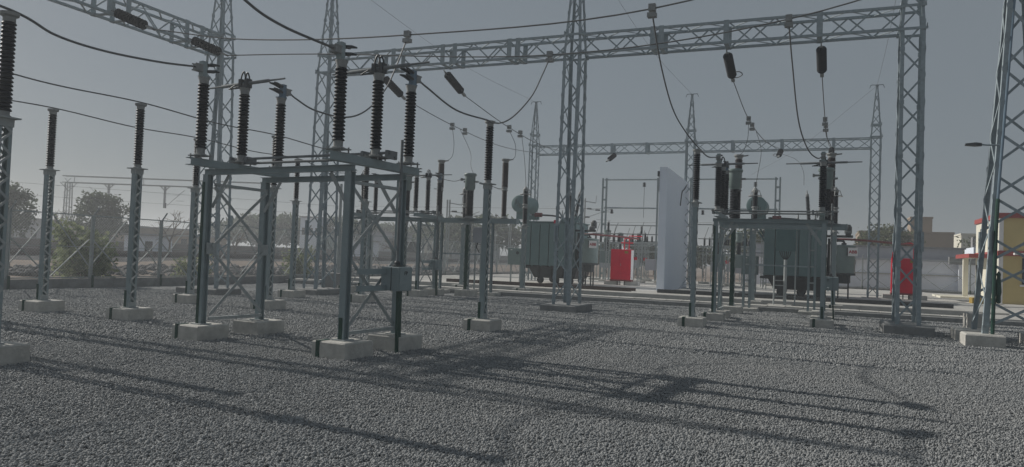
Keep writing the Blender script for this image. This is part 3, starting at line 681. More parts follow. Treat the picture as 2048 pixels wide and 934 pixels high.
vesB = copy_tree(vesA); vesB.location = (0.72, 37.5, 0.2); vesB['label'] = 'grey-green upright cylindrical tank with white sign, right bay'

def red_cab(label, x, y):
    t = thing('red_cabinet', label, 'fire cabinet', (x, y, 0.2), 0, 'red fire-protection cabinets')
    MB().block(-0.58,0.58,-0.25,0.30,0.30,2.02,0.01).build('cabinet_body', RED, t)
    MB().box(0.581,0.60,-0.24,0.29,0.32,1.99).build('side_panel', SIGNW, t)
    for s_ in (-1, 1):
        d = MB().box(min(s_*0.008,s_*0.565),max(s_*0.008,s_*0.565),-0.27,-0.251,0.36,2.0).build('door', RED, t)
    MB().box(0.004,0.022,-0.285,-0.271,1.08,1.22).build('handle', CAPM, t)
    MB().box(0.22,0.42,-0.276,-0.271,1.80,1.93).build('nameplate', YBLOCK, t)
    MB().box(-0.60,0.62,-0.285,0.31,0.22,0.30).build('plinth_frame', REDP, t)
    for x_ in (-0.3,-0.05,0.2): MB().bar((x_,-0.1,0),(x_,-0.1,0.22),0.05).build('leg', DARKM, t)
    b = MB().block(-0.95,-0.25,-0.2,0.4,-0.02,0.22,0.01); b.block(0.25,1.0,-0.2,0.4,-0.02,0.22,0.01); b.build('foundation', CONCL, t)
    return t
rcA = red_cab('bright red two-door cabinet between the left transformer and the white wall', -10.72, 41.5)
rcB = copy_tree(rcA); rcB.location = (3.55, 41.5, 0.2); rcB['label'] = 'bright red two-door cabinet behind a lattice tower, right bay'
def red_pipe(label, pts, up_pts):
    t = thing('red_pipe', label, 'pipe', tuple(pts[0]), 0, 'red fire-fighting pipes'); o = Vector(pts[0])
    MB().tube([Vector(p)-o for p in spline(pts, 6)], 0.05, 8).build('main_pipe', REDP, t)
    for q in up_pts: MB().tube([Vector(p)-o for p in q], 0.032, 8).build('riser', RED, t)
    return t
red_pipe('dark red pipe from the left transformer over to the bright red cabinet', [(-11.9,37.6,2.9),(-11.2,37.7,2.90),(-10.2,39.5,2.87),(-9.75,41.3,2.84)], [[(-10.6,41.5,2.2),(-10.6,41.5,2.84),(-9.75,41.3,2.86)], [(-10.35,41.6,2.2),(-10.35,41.6,3.0),(-9.6,41.5,2.98)], [(-10.8,41.5,2.6),(-10.1,41.5,2.6)]])
red_pipe('dark red pipe from the right transformer over to the far red cabinet', [(0.3,37.6,2.95),(1.2,37.7,2.95),(2.6,39.5,2.92),(3.9,41.3,2.88)], [[(3.0,41.5,2.2),(3.0,40.2,2.9)], [(3.95,41.5,2.2),(3.95,41.5,2.9),(3.8,41.3,2.98),(3.4,41.0,2.93)]])
t = thing('fire_wall', 'tall white fire wall between the two transformers, its top sloping', 'wall', (-7.38, 39.2, 0), 0)
MB().add([(-0.18,-3.2,0.1),(0.18,-3.2,0.1),(0.18,3.1,0.1),(-0.18,3.1,0.1),(-0.18,-3.2,6.2),(0.18,-3.2,6.2),(0.18,3.1,6.05),(-0.18,3.1,6.05)], [(3,2,1,0),(4,5,6,7),(0,1,5,4),(1,2,6,5),(2,3,7,6),(3,0,4,7)]).build('wall_slab', WHITE, t)
MB().box(-0.28,-0.19,-3.25,-3.05,5.75,6.0).tube([(-0.2,-3.23,5.75),(-0.19,-3.23,5.0)],0.015,5).build('floodlight', DARKM, t)
MB().tube(spline([(0.19,2.3,5.9),(0.21,1.4,5.55),(0.2,0.8,5.35),(0.2,0.4,4.6)],4),0.03,5).build('crack', DARKM, t)
# transformer rails / channels on the platform edge
for l, x0, x1, y, m in (('brown channel beam lying on the platform edge before the left transformer', -17.5, -8.1, 33.2, RUST), ('pair of dark rails running into the right transformer bay', -7.0, 4.6, 33.6, DARKM)):
    t = thing('channel_rail', l, 'rail', (0, y, 0.2), 0, 'channels on the platform edge')
    MB().prism((x0,0,0.09),(x1,0,0.09), csec(0.12,0.16), (0,0,1)).build('front_channel', m, t); MB().prism((x0,0.9,0.07),(x1,0.9,0.07), csec(0.1,0.14), (0,0,1)).build('rear_channel', RUST, t)
tag(MB().block(-6.3,-3.6,34.6,36.2,0.0,0.36,0.02).build('wall_sump_kerb', CONCD), 'low grey sump kerb at the foot of the white fire wall', 'kerb')
g = thing('steel_grating', 'dark steel grating leaning at the foot of the white fire wall', 'grating', (-6.6, 36.0, 0.2), 0)
b = MB()
for k in range(22): b.bar((k*0.09, 0, 0.02), (k*0.09+0.25, 0.5, 0.36), 0.012)
for y in (0, 1): b.bar((0.25*y, 0.5*y, 0.02+0.34*y), (1.9+0.25*y, 0.5*y, 0.02+0.34*y), 0.02)
b.build('bars', BLUEM, g)

# ------------------------------------------------------------------ insulator strings and wires
def disc_string(label, p, d, L=1.35, n=10, loop=False, group='disc insulator strings'):
    d = Vector(d).normalized(); t = thing('insulator_string', label, 'insulator string', p, 0, group)
    prof = [(0.02, 0.12)]; st = (L-0.3)/n
    for k in range(n):
        z = 0.2+k*st; prof += [(0.036, z), (0.048, z+0.02), (0.105, z+0.032), (0.140, z+0.058), (0.136, z+0.068), (0.048, z+0.056)]
    prof.append((0.04, L-0.08))
    rot = d.to_track_quat('Z', 'Y').to_euler()
    a = MB().lathe(prof, 18).build('discs', PORC, t, smooth=True); a.rotation_euler = rot
    b = MB().tube([(0,0,-0.05),(0,0,0.22)],0.02,6).tube([(0,0,L-0.12),(0,0,L+0.05)],0.022,6).bar((-0.05,0,0.1),(0.05,0,0.1),0.03).box(-0.05,0.05,-0.03,0.03,L-0.02,L+0.22); h = b.build('fittings', CAPM, t); h.rotation_euler = rot
    if loop:
        q = MB().tube(spline([(0,0,L),(-0.15,0,L+0.02),(-0.3,0,L-0.12),(-0.25,0,L-0.28),(-0.1,0,L-0.3)],5),0.016,5); c = q.build('jumper_loop', WIRE, t)
        c.rotation_euler = rot
    return p+d*(L+0.2) if isinstance(p, Vector) else Vector(p)+d*(L+0.2)
def wire(label, pts, r=0.016, group='overhead conductors', k=8, straight=False, name='conductor_wire', clamp=None):
    o = Vector(pts[0]); P = pts if straight else spline(pts, k)
    b = MB().tube([Vector(p)-o for p in P], r, 6)
    t = b.build(name, WIRE, None, o, True); tag(t, label, 'wire', group)
    for c in (clamp or []):
        c = Vector(c)-o
        MB().box(c.x-0.07,c.x+0.07,c.y-0.06,c.y+0.06,c.z-0.05,c.z+0.09).box(c.x-0.09,c.x+0.09,c.y-0.07,c.y+0.07,c.z-0.18,c.z-0.09).build('clamp', CAPM, t)
    return t
e1 = disc_string('dark disc insulator string on the corner beam, upper of the two', (-18.38, 14.4, 7.98), (1.1, 0.15, -0.46))
e2 = disc_string('dark disc insulator string on the corner beam, beside the first lattice tower', (-18.38, 17.1, 7.98), (1.1, 0.15, -0.46))
wire('upper overhead conductor running from the corner beam string across the sky', [e1, (-13.9,14.9,6.95), (-9.15,14.9,6.68), (-3.39,14.9,6.75), (2.5,14.9,7.9)], 0.017, clamp=[(-9.15,14.9,6.68), (-3.39,14.9,6.75)])
wire('lower overhead conductor passing just over the long gantry beam', [e2, (-13.74,17.6,7.28), (-6.59,17.6,6.74), (-0.9,17.6,7.15), (4.0,17.6,8.4)], 0.017, clamp=[(-6.59,17.6,6.74), (-0.9,17.6,7.15)])
JG = 'jumper wires'
wire('jumper drooping from the upper conductor to the back left contact of the front switch', [(-9.15,14.9,6.6),(-9.2,14.5,5.76),(-9.18,14.1,5.21),(-9.03,13.2,4.57),(-9.14,12.6,4.31),(-9.43,12.0,4.35),(-9.58,11.62,4.50),(-9.61,11.45,4.58)], 0.017, JG)
wire('jumper dipping from the lower conductor over the free-standing post to the front switch', [(-6.59,17.6,6.66),(-6.62,17.2,6.14),(-6.63,16.6,5.5),(-6.68,15.7,4.85),(-6.69,14.9,4.52),(-6.72,14.2,4.47),(-6.75,12.9,4.42),(-6.60,11.5,4.53),(-6.57,11.13,4.58)], 0.017, JG)
wire('long jumper dropping from the upper conductor to the right-hand switch, left pole', [(-3.39,14.9,6.66),(-3.41,16.0,5.87),(-3.39,17.3,5.2),(-3.26,18.3,4.82),(-3.05,19.18,4.52),(-2.95,20.0,4.42),(-2.88,20.9,4.52),(-2.87,21.34,4.58)], 0.017, JG)
wire('long jumper dropping from the lower conductor to the right-hand switch, right pole', [(-0.9,17.6,7.05),(-0.83,18.2,6.26),(-0.7,19.0,5.12),(-0.5,19.8,4.55),(-0.28,20.5,4.40),(-0.13,21.34,4.58)], 0.017, JG)
wire('thick cable coming down from the top of the frame to the front switch', [(-7.2,3.9,7.2),(-7.1,5.5,5.85),(-7.04,6.6,5.15),(-7.0,7.4,4.78),(-6.90,8.0,4.62),(-6.79,9.0,4.58)], 0.019, JG)
wire('thick cable from the closest post at the left edge to the front switch', [(-9.9,2.0,5.2),(-9.8,4.6,4.62),(-9.76,6.2,4.53),(-10.0,7.0,4.45),(-10.06,7.8,4.45),(-9.97,8.7,4.51),(-9.83,9.32,4.58)], 0.018, JG)
wire('bus wire over the leftmost row of posts', [(-15.95,3.0,4.45),(-15.95,7.1,4.52),(-15.95,9.2,4.46),(-15.95,11.2,4.52),(-15.95,13.3,4.46),(-15.95,15.35,4.52),(-15.95,17.5,4.46),(-15.95,19.55,4.52),(-16.4,21.8,4.38),(-16.8,23.4,4.5)], 0.014, 'bus wires along the posts')
wire('bus wire over the second row of posts', [(-13.26,3.0,4.45),(-13.26,7.1,4.52),(-13.26,9.2,4.46),(-13.26,11.2,4.52),(-13.26,13.3,4.46),(-13.26,15.35,4.52),(-13.26,17.5,4.46),(-13.28,19.57,4.52),(-13.5,21.5,4.40),(-13.8,23.4,4.5)], 0.014, 'bus wires along the posts')
e = []
for l, x in (('disc insulator string under the long beam, leftmost, beside the front switch arm', -14.4), ('disc insulator string under the long beam, left span, hanging alone', -11.95),
             ('disc insulator string with a wire loop under the right span', -2.78), ('disc insulator string hanging at the right end of the long gantry', -0.27)):
    e.append(disc_string(l, (x, 21.9, 7.72), (0.02, 1.25, -0.42), 1.4, 10, loop=(x == -2.78)))
tg = [(-14.0,26.5,6.78), (-11.5,26.5,6.6), (-2.57,26.5,6.60), (-0.15,26.5,6.48)]
rears = [(-15.4,40.4,7.6), (-13.3,40.4,7.6), (-2.34,40.2,7.6), (0.05,40.2,7.6)]
for l, a, b_, c in zip(('conductor from the leftmost string of the long beam back to the rear gantry', 'conductor from the second string of the long beam back to the rear gantry', 'conductor from the looped string back to the rear gantry', 'conductor from the rightmost string back to the rear gantry'), e, tg, rears):
    mid = tuple(np.array(b_)*0.55+np.array(c)*0.45+np.array((0,0,-0.25)))
    wire(l, [a, b_, mid, c], 0.014, clamp=[b_, tuple(np.array(b_)+np.array((0.02,1.1,-0.02)))])
for l, p, q in (('short disc string at the rear beam, left bay', (-11.2,41.4,7.7), (-0.3,-0.9,-0.55)), ('short disc string at the rear beam with a loop, right bay', (-2.3,41.2,7.72), (-0.1,-0.9,-0.5)), ('short disc string at the rear beam end, above the right stack', (0.1,41.2,7.72), (0,-0.95,-0.4))):
    disc_string(l, p, q, 0.95, 7, loop='loop' in l, group='disc strings of the rear gantry')
TP = 'thin tap wires'
wire('thin tap wire down to the left portal stack', [(-14.0,26.5,6.72),(-14.05,26.8,6.1),(-14.25,27.1,5.65),(-14.5,27.2,5.45)], 0.010, TP)
wire('thin tap wire down to the tank head in the left bay', [(-13.9,27.0,6.7),(-13.2,26.6,5.7),(-12.95,26.2,5.1),(-12.7,26.0,4.7)], 0.010, TP)
wire('thin tap wire down to the right stack of the left portal', [(-11.5,26.5,6.5),(-11.35,26.8,6.0),(-11.45,27.1,5.6),(-11.6,27.2,5.45)], 0.010, TP)
wire('thin tap wire down to the ringed arrester before the left transformer', [(-11.55,27.9,6.58),(-11.75,28.8,5.7),(-11.95,29.5,5.0),(-12.0,29.7,4.6)], 0.010, TP)
wire('thin tap wire to the bushing of the left transformer', [(-11.9,36.5,6.9),(-12.2,37.6,6.3),(-12.3,38.4,5.8),(-12.35,38.7,5.5)], 0.010, TP)
wire('thin tap wire to the tall stack in the right bay', [(-2.57,26.5,6.52),(-2.6,26.7,6.0),(-2.75,27.0,5.6),(-2.9,27.2,5.48)], 0.010, TP)
wire('thin tap wire to the ringed arrester in the right bay', [(-2.5,28.6,6.55),(-2.35,29.2,5.9),(-2.5,29.8,5.1),(-2.6,30.1,4.6)], 0.010, TP)
wire('thin tap wire curving to the right transformer bushing', [(-2.34,39.6,7.3),(-1.5,39.2,6.9),(-1.15,39.0,6.3),(-1.1,38.9,5.6)], 0.010, TP)
wire('thin tap wire to the stack at the end of the right portal', [(-0.15,26.5,6.42),(-0.1,26.8,6.0),(0.05,27.1,5.7),(0.1,27.2,5.5)], 0.012, TP)
wire('short link between the tank head and the stack, left bay', [(-13.85,25.6,4.5),(-13.5,25.9,4.45),(-13.2,26.0,4.54)], 0.012, TP)
wire('short link from the tank head to the far stack, left bay', [(-12.5,26.0,4.43),(-12.3,26.5,4.36),(-12.15,27.1,4.28)], 0.012, TP)
for l, p, q in (('thin earth wire from the second tower peak to the rear left peak', (-16.65,21.9,11.6), (-16.3,41.5,10.9)), ('thin earth wire from the middle tower peak to the rear middle peak', (-7.35,21.9,11.6), (-7.05,41.5,10.9)),
                ('thin earth wire from the right tower peak to the rear right peak', (1.93,21.9,11.6), (2.15,41.5,10.9)), ('thin earth wire sloping down from the rear right peak', (2.15,41.5,10.9), (-5.5,60,8.6))):
    m_ = tuple((np.array(p)+np.array(q))/2+np.array((0,0,-0.45)))
    wire(l, [p, m_, q], 0.006, 'thin earth wires between tower peaks', name='earth_wire')

# ------------------------------------------------------------------ fences
def fence(label, p, d, n, L=2.85, h=2.15, zp=0.30, mesh_on=True, kind='chain link fence', plinth=True):
    d = Vector(d).normalized(); nn = Vector((-d.y, d.x, 0)); ang = math.atan2(d.y, d.x)
    t = thing('chain_link_fence', label, 'chain link fence', p, ang)
    if plinth: MB().block(0, n*L, -0.11, 0.11, -0.05, zp, 0.012).build('plinth', CONCD, t)
    for k in range(n+1):
        x = k*L; c = MB().prism((x,0,zp),(x,0,zp+h), csec(0.05,0.09), (0,1,0)); c.prism((x+0.055,0,zp),(x+0.055,0,zp+h), csec(0.03,0.09), (0,1,0)); c.bar((x+0.02,0,zp+h-0.05),(x+0.02,-0.28,zp+h+0.28),0.04)
        o = c.build('fence_post', STEELL, t)
        MB().box(x-0.01,x+0.07,-0.125,-0.112,0.0,zp+0.12).build('earth_strip', GREEN, o)
    r = MB()
    for z in (zp+0.04, zp+h*0.5, zp+h): r.bar((0,0.02,z),(n*L,0.02,z),0.035 if z > zp+h-0.1 or z < zp+0.1 else 0.02)
    for k in range(n):
        for a, b_ in ((0.06, L/2), (L-0.06, L/2)): r.bar((k*L+a,0.03,zp+0.45),(k*L+b_,0.03,zp+h-0.02),0.03); r.bar((k*L+a,0.03,zp+h*0.62),(k*L+L/2,0.03,zp+0.06),0.03)
    r.build('frame_rails', STEELL, t)
    if mesh_on:
        m = MB(); W = n*L; s_ = 0.10; w_ = 0.0016
        c = -h
        while c < W:
            for a0, z0, a1, z1 in ((c, 0, c+h, h), (c+h, 0, c, h)):
                if a1 > a0:
                    lo = max(a0, 0); hi = min(a1, W); zz0 = lo-a0; zz1 = hi-a0
                    if hi <= lo: continue
                    A = (lo, zz0); B = (hi, zz1)
                else:
                    lo = max(a1, 0); hi = min(a0, W); 
                    if hi <= lo: continue
                    A = (hi, a0-hi); B = (lo, a0-lo)
                m.bar((A[0],0,zp+A[1]),(B[0],0,zp+B[1]),w_*2,w_*2,(0,1,0))
            c += s_
        m.build('wire_mesh', STEEL, t)
    return t
fence('chain link fence on a low concrete plinth along the railway side', (-23.25, -2.0, 0), (0,1,0), 26)
fence('chain link fence on plinth closing off the yard before the pale wall', (-4.4, 59.5, 0.1), (1,0.05,0), 6, 3.4, 2.1, 0.2, mesh_on=False)

# ------------------------------------------------------------------ foliage
def tube_tree(mb, p, d, L, r, depth, ends):
    p = Vector(p); d = Vector(d).normalized(); q = p+d*L
    mid = p+d*L*0.5+Vector(rng.normal(0,0.04*L,3)); mb.tube([p, mid, q], [r, r*0.85, r*0.68], 6, cap=False)
    if depth == 0: ends.append(q); return
    for _ in range(3 if depth > 1 else 2):
        nd = (d+Vector(rng.normal(0,0.55,3))).normalized(); nd.z = nd.z*0.8+0.12
        tube_tree(mb, q, nd, L*rng.uniform(0.6,0.85), r*0.62, depth-1, ends)
def leaves(centres, n, size, spread, asp=0.5):
    V = np.zeros((n*4,3)); C = np.array(centres)[rng.integers(0,len(centres),n)]
    pos = C+np.clip(rng.normal(0,1,(n,3)),-2,2)*np.array(spread)
    a = rng.normal(0,1,(n,3)); a /= np.linalg.norm(a,axis=1)[:,None]; b = np.cross(a, rng.normal(0,1,(n,3))); b /= np.linalg.norm(b,axis=1)[:,None]
    s = size*rng.uniform(0.6,1.3,(n,1))
    V[0::4] = pos-a*s; V[1::4] = pos+b*s*asp; V[2::4] = pos+a*s; V[3::4] = pos-b*s*asp
    return V
def leaf_obj(name, V, m, parent):
    n = len(V)//4; me = bpy.data.meshes.new(name); me.from_pydata(V.tolist(), [], np.arange(n*4).reshape(n,4).tolist()); me.materials.append(m)
    at = me.attributes.new('tint','FLOAT','FACE'); at.data.foreach_set('value', rng.uniform(0,1,n)); me.update()
    return link(name, me, parent)
def tree(label, x, y, z, h, w, m, n=5000, leaf=0.16, group='trees beyond the yard', trunk=0.28, name='tree', depth=3, bare=False):
    t = thing(name, label, 'tree', (x,y,z), rng.uniform(0,6), group)
    mb = MB(); ends = []; tube_tree(mb, (0,0,-0.2), (rng.normal(0,0.1),rng.normal(0,0.1),1), h*0.30, trunk*0.5, depth, ends)
    mb.build('trunk', BARK, t)
    if bare: return t
    E_ = np.array(ends); 
    cl = []
    for _ in range(34):
        th = rng.uniform(0,2*math.pi); rr = w/2*math.sqrt(rng.uniform(0.05,1)); zz = h*rng.uniform(0.38,0.97)
        k = math.sqrt(max(0.08, 1-((zz/h-0.60)/0.42)**2)); cl.append((rr*k*math.cos(th), rr*k*math.sin(th), zz))
    cl += [tuple(e_) for e_ in E_[:30]]
    leaf_obj('crown', leaves(cl, n, leaf, (w*0.085,w*0.085,h*0.055)), m, t)
    return t
tree('large round leafy tree beyond the railway, left of the overhead portal leg', -61.5, 39.2, 0.4, 5.4, 4.4, LEAF, 5200, 0.17)
tree('spreading leafy tree beyond the railway, behind the big green bush', -62.7, 49.4, 0.4, 5.5, 4.3, LEAF, 5200, 0.17)
for l, x, y, h in (('bare leafless tree beyond the railway, in front of the long tan building', -50, 45.5, 4.6), ('bare leafless tree beside the overhead portal leg', -66, 48, 4.6), ('bare leafless tree further along the railway', -47.5, 50.5, 3.6), ('bare twisted tree seen through the second lattice tower', -41, 66, 4.2)):
    tree(l, x, y, 0.5, h, 4, LEAF, trunk=0.22, bare=True, name='bare_tree', depth=4)
HZ = 'hazy trees on the skyline'
k = 0
for d_, px_ in [(130,520),(125,575),(140,470),(150,640),(120,690),(150,760),(140,840),(130,900),(110,955)]:
    lat = (px_-1024)/1490*d_; X = lat*math.cos(YAW)-d_*math.sin(YAW); Y = lat*math.sin(YAW)+d_*math.cos(YAW)
    tree('hazy dense tree in the far skyline row beyond the railway', X, Y, 0.2, rng.uniform(5,8), rng.uniform(9,14), LEAF, 2600, 0.45, HZ, depth=2)
tree('leafy tree in front of the tan flat-roofed building, right', 5.6, 83, 0.2, 5.8, 5.2, LEAFG, 4500, 0.2)
tree('low leafy tree right of the tan tower block', 16.5, 92, 0.2, 5.4, 7, LEAFG, 3500, 0.22)
tree('low leafy tree behind the white roofed box', 19.5, 95, 0.2, 6.0, 8, LEAFG, 3500, 0.22)
for l, px_, d_ in (('low dusty tree seen under the pipe portal, behind the rear switchgear', 1215, 90), ('low dusty tree behind the red cabinet riser pipes', 1275, 84), ('low dusty tree just left of the white fire wall, far back', 1310, 92), ('low dusty tree in the gap right of the fire wall', 1408, 88)):
    lat = (px_-1024)/1490*d_; tree(l, lat*math.cos(YAW)-d_*math.sin(YAW), lat*math.sin(YAW)+d_*math.cos(YAW), 0.1, rng.uniform(3,3.8), 4.2, LEAF, 2600, 0.2, 'low trees behind the rear yard')
tree('light green tree between the rear switchgear stands', -6.2, 75, 0.1, 5.0, 7, LEAFG, 3500, 0.22)
def bush(label, x, y, w, h, n, leaf=0.09, m=LEAFB):
    t = thing('bush', label, 'bush', (x,y,0), 0, 'bushes along the fence')
    mb = MB(); cl = []
    for _ in range(16):
        a = rng.uniform(0,6.28); q = Vector((math.cos(a)*w*0.45*rng.uniform(0.2,1), math.sin(a)*w*0.4*rng.uniform(0.2,1), h*rng.uniform(0.45,1.0)))
        mb.tube(spline([(0,0,0), q*0.5+Vector((0,0,0.15)), q],3), [0.02]*6+[0.008], 5); cl += [tuple(q), tuple(q*0.8), tuple(q*0.55), (q.x*0.9, q.y*0.9, q.z*0.35)]
    mb.build('stems', BARK, t)
    leaf_obj('leaves', leaves(cl, n, leaf, (w*0.09,w*0.09,h*0.10), 0.55), m, t)
    return t
bush('big light green broad-leaved bush behind the fence', -24.9, 18.9, 2.6, 2.1, 2000, 0.11)
bush('small green bush behind the fence, seen behind the third post', -25.2, 24.2, 1.8, 1.2, 900, 0.09)
bush('small green bush behind the fence, seen before the second lattice tower', -25.2, 31.5, 2.0, 1.5, 900, 0.10)
bush('low scrub bush behind the fence near the left edge', -26.0, 14.8, 1.6, 0.8, 500, 0.08)
# rubble stones behind the fence
def stones(name, pts, smin, smax, m, kindtag='stuff', zj=0.0, sub8=False):
    n = len(pts)
    if sub8:
        bv = np.array([(1,0,0),(-1,0,0),(0,1,0),(0,-1,0),(0,0,1),(0,0,-1)],float); bf = np.array([(0,2,4),(2,1,4),(1,3,4),(3,0,4),(2,0,5),(1,2,5),(3,1,5),(0,3,5)])
    else:
        p_ = (1+5**0.5)/2; bv = np.array([(-1,p_,0),(1,p_,0),(-1,-p_,0),(1,-p_,0),(0,-1,p_),(0,1,p_),(0,-1,-p_),(0,1,-p_),(p_,0,-1),(p_,0,1),(-p_,0,-1),(-p_,0,1)])/1.9
        bf = np.array([(0,11,5),(0,5,1),(0,1,7),(0,7,10),(0,10,11),(1,5,9),(5,11,4),(11,10,2),(10,7,6),(7,1,8),(3,9,4),(3,4,2),(3,2,6),(3,6,8),(3,8,9),(4,9,5),(2,4,11),(6,2,10),(8,6,7),(9,8,1)])
    nv, nf = len(bv), len(bf)
    q = rng.normal(0,1,(n,4)); q /= np.linalg.norm(q,axis=1)[:,None]; w_, x_, y_, z_ = q.T
    Rm = np.stack([1-2*(y_*y_+z_*z_),2*(x_*y_-z_*w_),2*(x_*z_+y_*w_),2*(x_*y_+z_*w_),1-2*(x_*x_+z_*z_),2*(y_*z_-x_*w_),2*(x_*z_-y_*w_),2*(y_*z_+x_*w_),1-2*(x_*x_+y_*y_)],1).reshape(n,3,3)
    S = rng.uniform(smin,smax,(n,1))*rng.uniform(0.55,1.15,(n,3))
    J = bv[None]*(1+rng.uniform(-0.22,0.22,(n,nv,1)))
    V = np.einsum('nij,nkj->nki', Rm, J*S[:,None,:])+np.asarray(pts)[:,None,:]
    F = (bf[None]+(np.arange(n)*nv)[:,None,None]).reshape(-1,3)
    me = bpy.data.meshes.new(name); me.vertices.add(n*nv); me.vertices.foreach_set('co', V.reshape(-1).astype(np.float32))
    me.loops.add(F.size); me.loops.foreach_set('vertex_index', F.reshape(-1).astype(np.int32)); me.polygons.add(len(F)); me.polygons.foreach_set('loop_start', np.arange(0,F.size,3,dtype=np.int32))
    me.materials.append(m); me.update(calc_edges=True)
    at = me.attributes.new('tint','FLOAT','FACE'); at.data.foreach_set('value', np.repeat(rng.beta(2.2,2.2,n),nf).astype(np.float32))
    return tag(link(name, me), kind=kindtag)
n = 2600
yy = rng.uniform(8,60,n); xx = -26.5-rng.beta(2,2,n)*4.5
zz = np.interp(-xx,[25.5,28.5,31],[0.02,0.28,0.42])
stones('rubble', np.stack([xx,yy,zz+0.03],1), 0.06, 0.22, BALL)

# ------------------------------------------------------------------ gravel stones of the yard
def wedge(d0, d1, dens):
    # scatter in a fan round the viewpoint, wider than any nearby view needs
    A = 0.5*(d1*d1-d0*d0)*R(92); n = int(A*dens); d = np.sqrt(rng.uniform(d0*d0,d1*d1,n)); a = rng.uniform(R(-46),R(46),n)+YAW
    P = np.stack([-d*np.sin(a), d*np.cos(a), np.zeros(n)],1)
    ok = (P[:,0] > -23.0)&(P[:,0] < 20)&(P[:,1] < 27.6); return P[ok]
for nm, d0, d1, dens, a, b_, s8 in (('gravel', 3.4, 7.5, 3600, 0.0065, 0.017, False), ('gravel.001', 7.5, 13.5, 2600, 0.008, 0.018, True), ('gravel.002', 13.5, 28.5, 700, 0.013, 0.028, True)):
    Pn = wedge(d0, d1, dens); Pn[:,2] = rng.uniform(-0.014,0.006,len(Pn)); stones(nm, Pn, a, b_, STONE, sub8=s8)
n = 9000; P2 = np.stack([rng.uniform(-22,8,n), rng.uniform(28.8,32.2,n), rng.uniform(-0.02,0.01,n)],1)
stones('gravel.003', P2, 0.03, 0.05, STONE, sub8=True)

# ------------------------------------------------------------------ railway overhead line
OG = 'railway overhead line masts'
oh = thing('overhead_portal', 'wide lattice railway portal with hanging droppers beyond the fence', 'railway portal', (-82, 60, 0.3), math.atan2(9.2, 21.8))
for x in (0, 23.3):
    b = MB()
    for sx in (-0.45, 0.45):
        for sy in (-0.3, 0.3): b.bar((x+sx*0.9,sy,0),(x+sx*0.6,sy*0.7,8.0),0.10)
    for z in np.arange(0.5,7.8,0.9): b.bar((x-0.4,-0.3,z),(x+0.4,-0.3,z+0.8),0.05); b.bar((x+0.35,-0.3,z),(x-0.35,-0.3,z+0.8),0.05)
    b.bar((x-1.0,0,8.0),(x,0,7.0),0.07); b.bar((x+1.0,0,8.0),(x,0,7.0),0.07)
    b.build('portal_leg', STEELL, oh)
b = MB()
for z in (8.0, 8.75):
    for sy in (-0.3, 0.3): b.bar((-0.6,sy,z),(23.9,sy,z),0.11)
for x in (0.8,7.6,8.0,8.5,8.9,15.4,15.8,16.2,16.7,22.6): b.bar((x,-0.3,8.0),(x,-0.3,8.75),0.06)
b.build('portal_boom', STEELL, oh)
for x, s_ in ((4.7,-1),(11.3,1),(17.5,-1)):
    b = MB().bar((x,0,8.0),(x,0,5.4),0.20); b.box(x-0.7,x+0.7,-0.15,0.15,7.9,8.0); b.bar((x-0.5,0,7.9),(x,0,7.4),0.09); b.bar((x+0.5,0,7.9),(x,0,7.4),0.09); do = b.build('drop_arm', STEELL, oh)
    c = MB(); c.bar((x+s_*0.3,0,5.7),(x+s_*2.3,0,7.6),0.05); c.bar((x+s_*1.3,0,6.3),(x+s_*2.3,0,6.3),0.03); c.bar((x,0,7.0),(x+s_*1.8,0,6.95),0.03); c.build('cantilever', STEELL, do)
    i_ = MB().lathe(shed_profile(0,0.6,6,0.04,0.10),8,(x+s_*0.15,0,5.4)); i_.build('insulator', PORC, do)
def mast(label, px_, d_, top, arm=1, h=None):
    lat = (px_-1024)/1490*d_; X = lat*math.cos(YAW)-d_*math.sin(YAW); Y = lat*math.sin(YAW)+d_*math.cos(YAW)
    t = thing('catenary_mast', label, 'railway mast', (X,Y,0.2), YAW, OG)
    MB().bar((-0.1,0,0),(-0.1,0,top),0.12).bar((0.1,0,0),(0.1,0,top),0.12).build('mast', STEELL, t)
    c = MB().bar((0,0,top-0.25),(arm*1.1,0,top-0.4),0.07); c.bar((arm*1.1,0,top-0.4),(arm*1.15,0,top+0.3),0.05); c.bar((0,0,top-1.9),(arm*2.6,0,top-0.9),0.05); c.bar((0,0,top-0.95),(arm*2.8,0,top-1.25),0.05); c.bar((arm*1.2,0,top-1.95),(arm*2.6,0,top-2.0),0.03); c.build('cantilever', STEELL, t)
    i_ = MB()
    for z, x in ((top-0.95,0.5),(top-1.75,0.35),(top-1.05,1.3)): i_.lathe(shed_profile(-0.22,0.22,5,0.04,0.09),8,(arm*x,0,z),'x')
    i_.build('insulators', PORC, t)
    return t
mast('railway mast behind the left transformer with bracket arms', 1166, 70, 7.1, 1)
mast('slim railway mast behind the left portal', 895, 62, 5.9, 1)
mast('distant railway mast between fence and left transformer', 1020, 90, 5.2, -1)
mast('distant railway mast behind the second lattice tower', 700, 100, 5.6, -1)
mast('distant railway mast behind the control cubicle, left', 990, 95, 4.6, -1)
wire('thin catenary wire beyond the fence', [(-82,20,6.6),(-48,65,6.2),(-22,67,6.3),(-10,60,6.0)], 0.014, 'catenary wires', straight=True, name='catenary_wire')
wire('thin lower contact wire beyond the fence', [(-80,20,5.4),(-46,67,5.2),(-20,70,5.2),(-8,63,5.0)], 0.012, 'catenary wires', straight=True, name='catenary_wire')

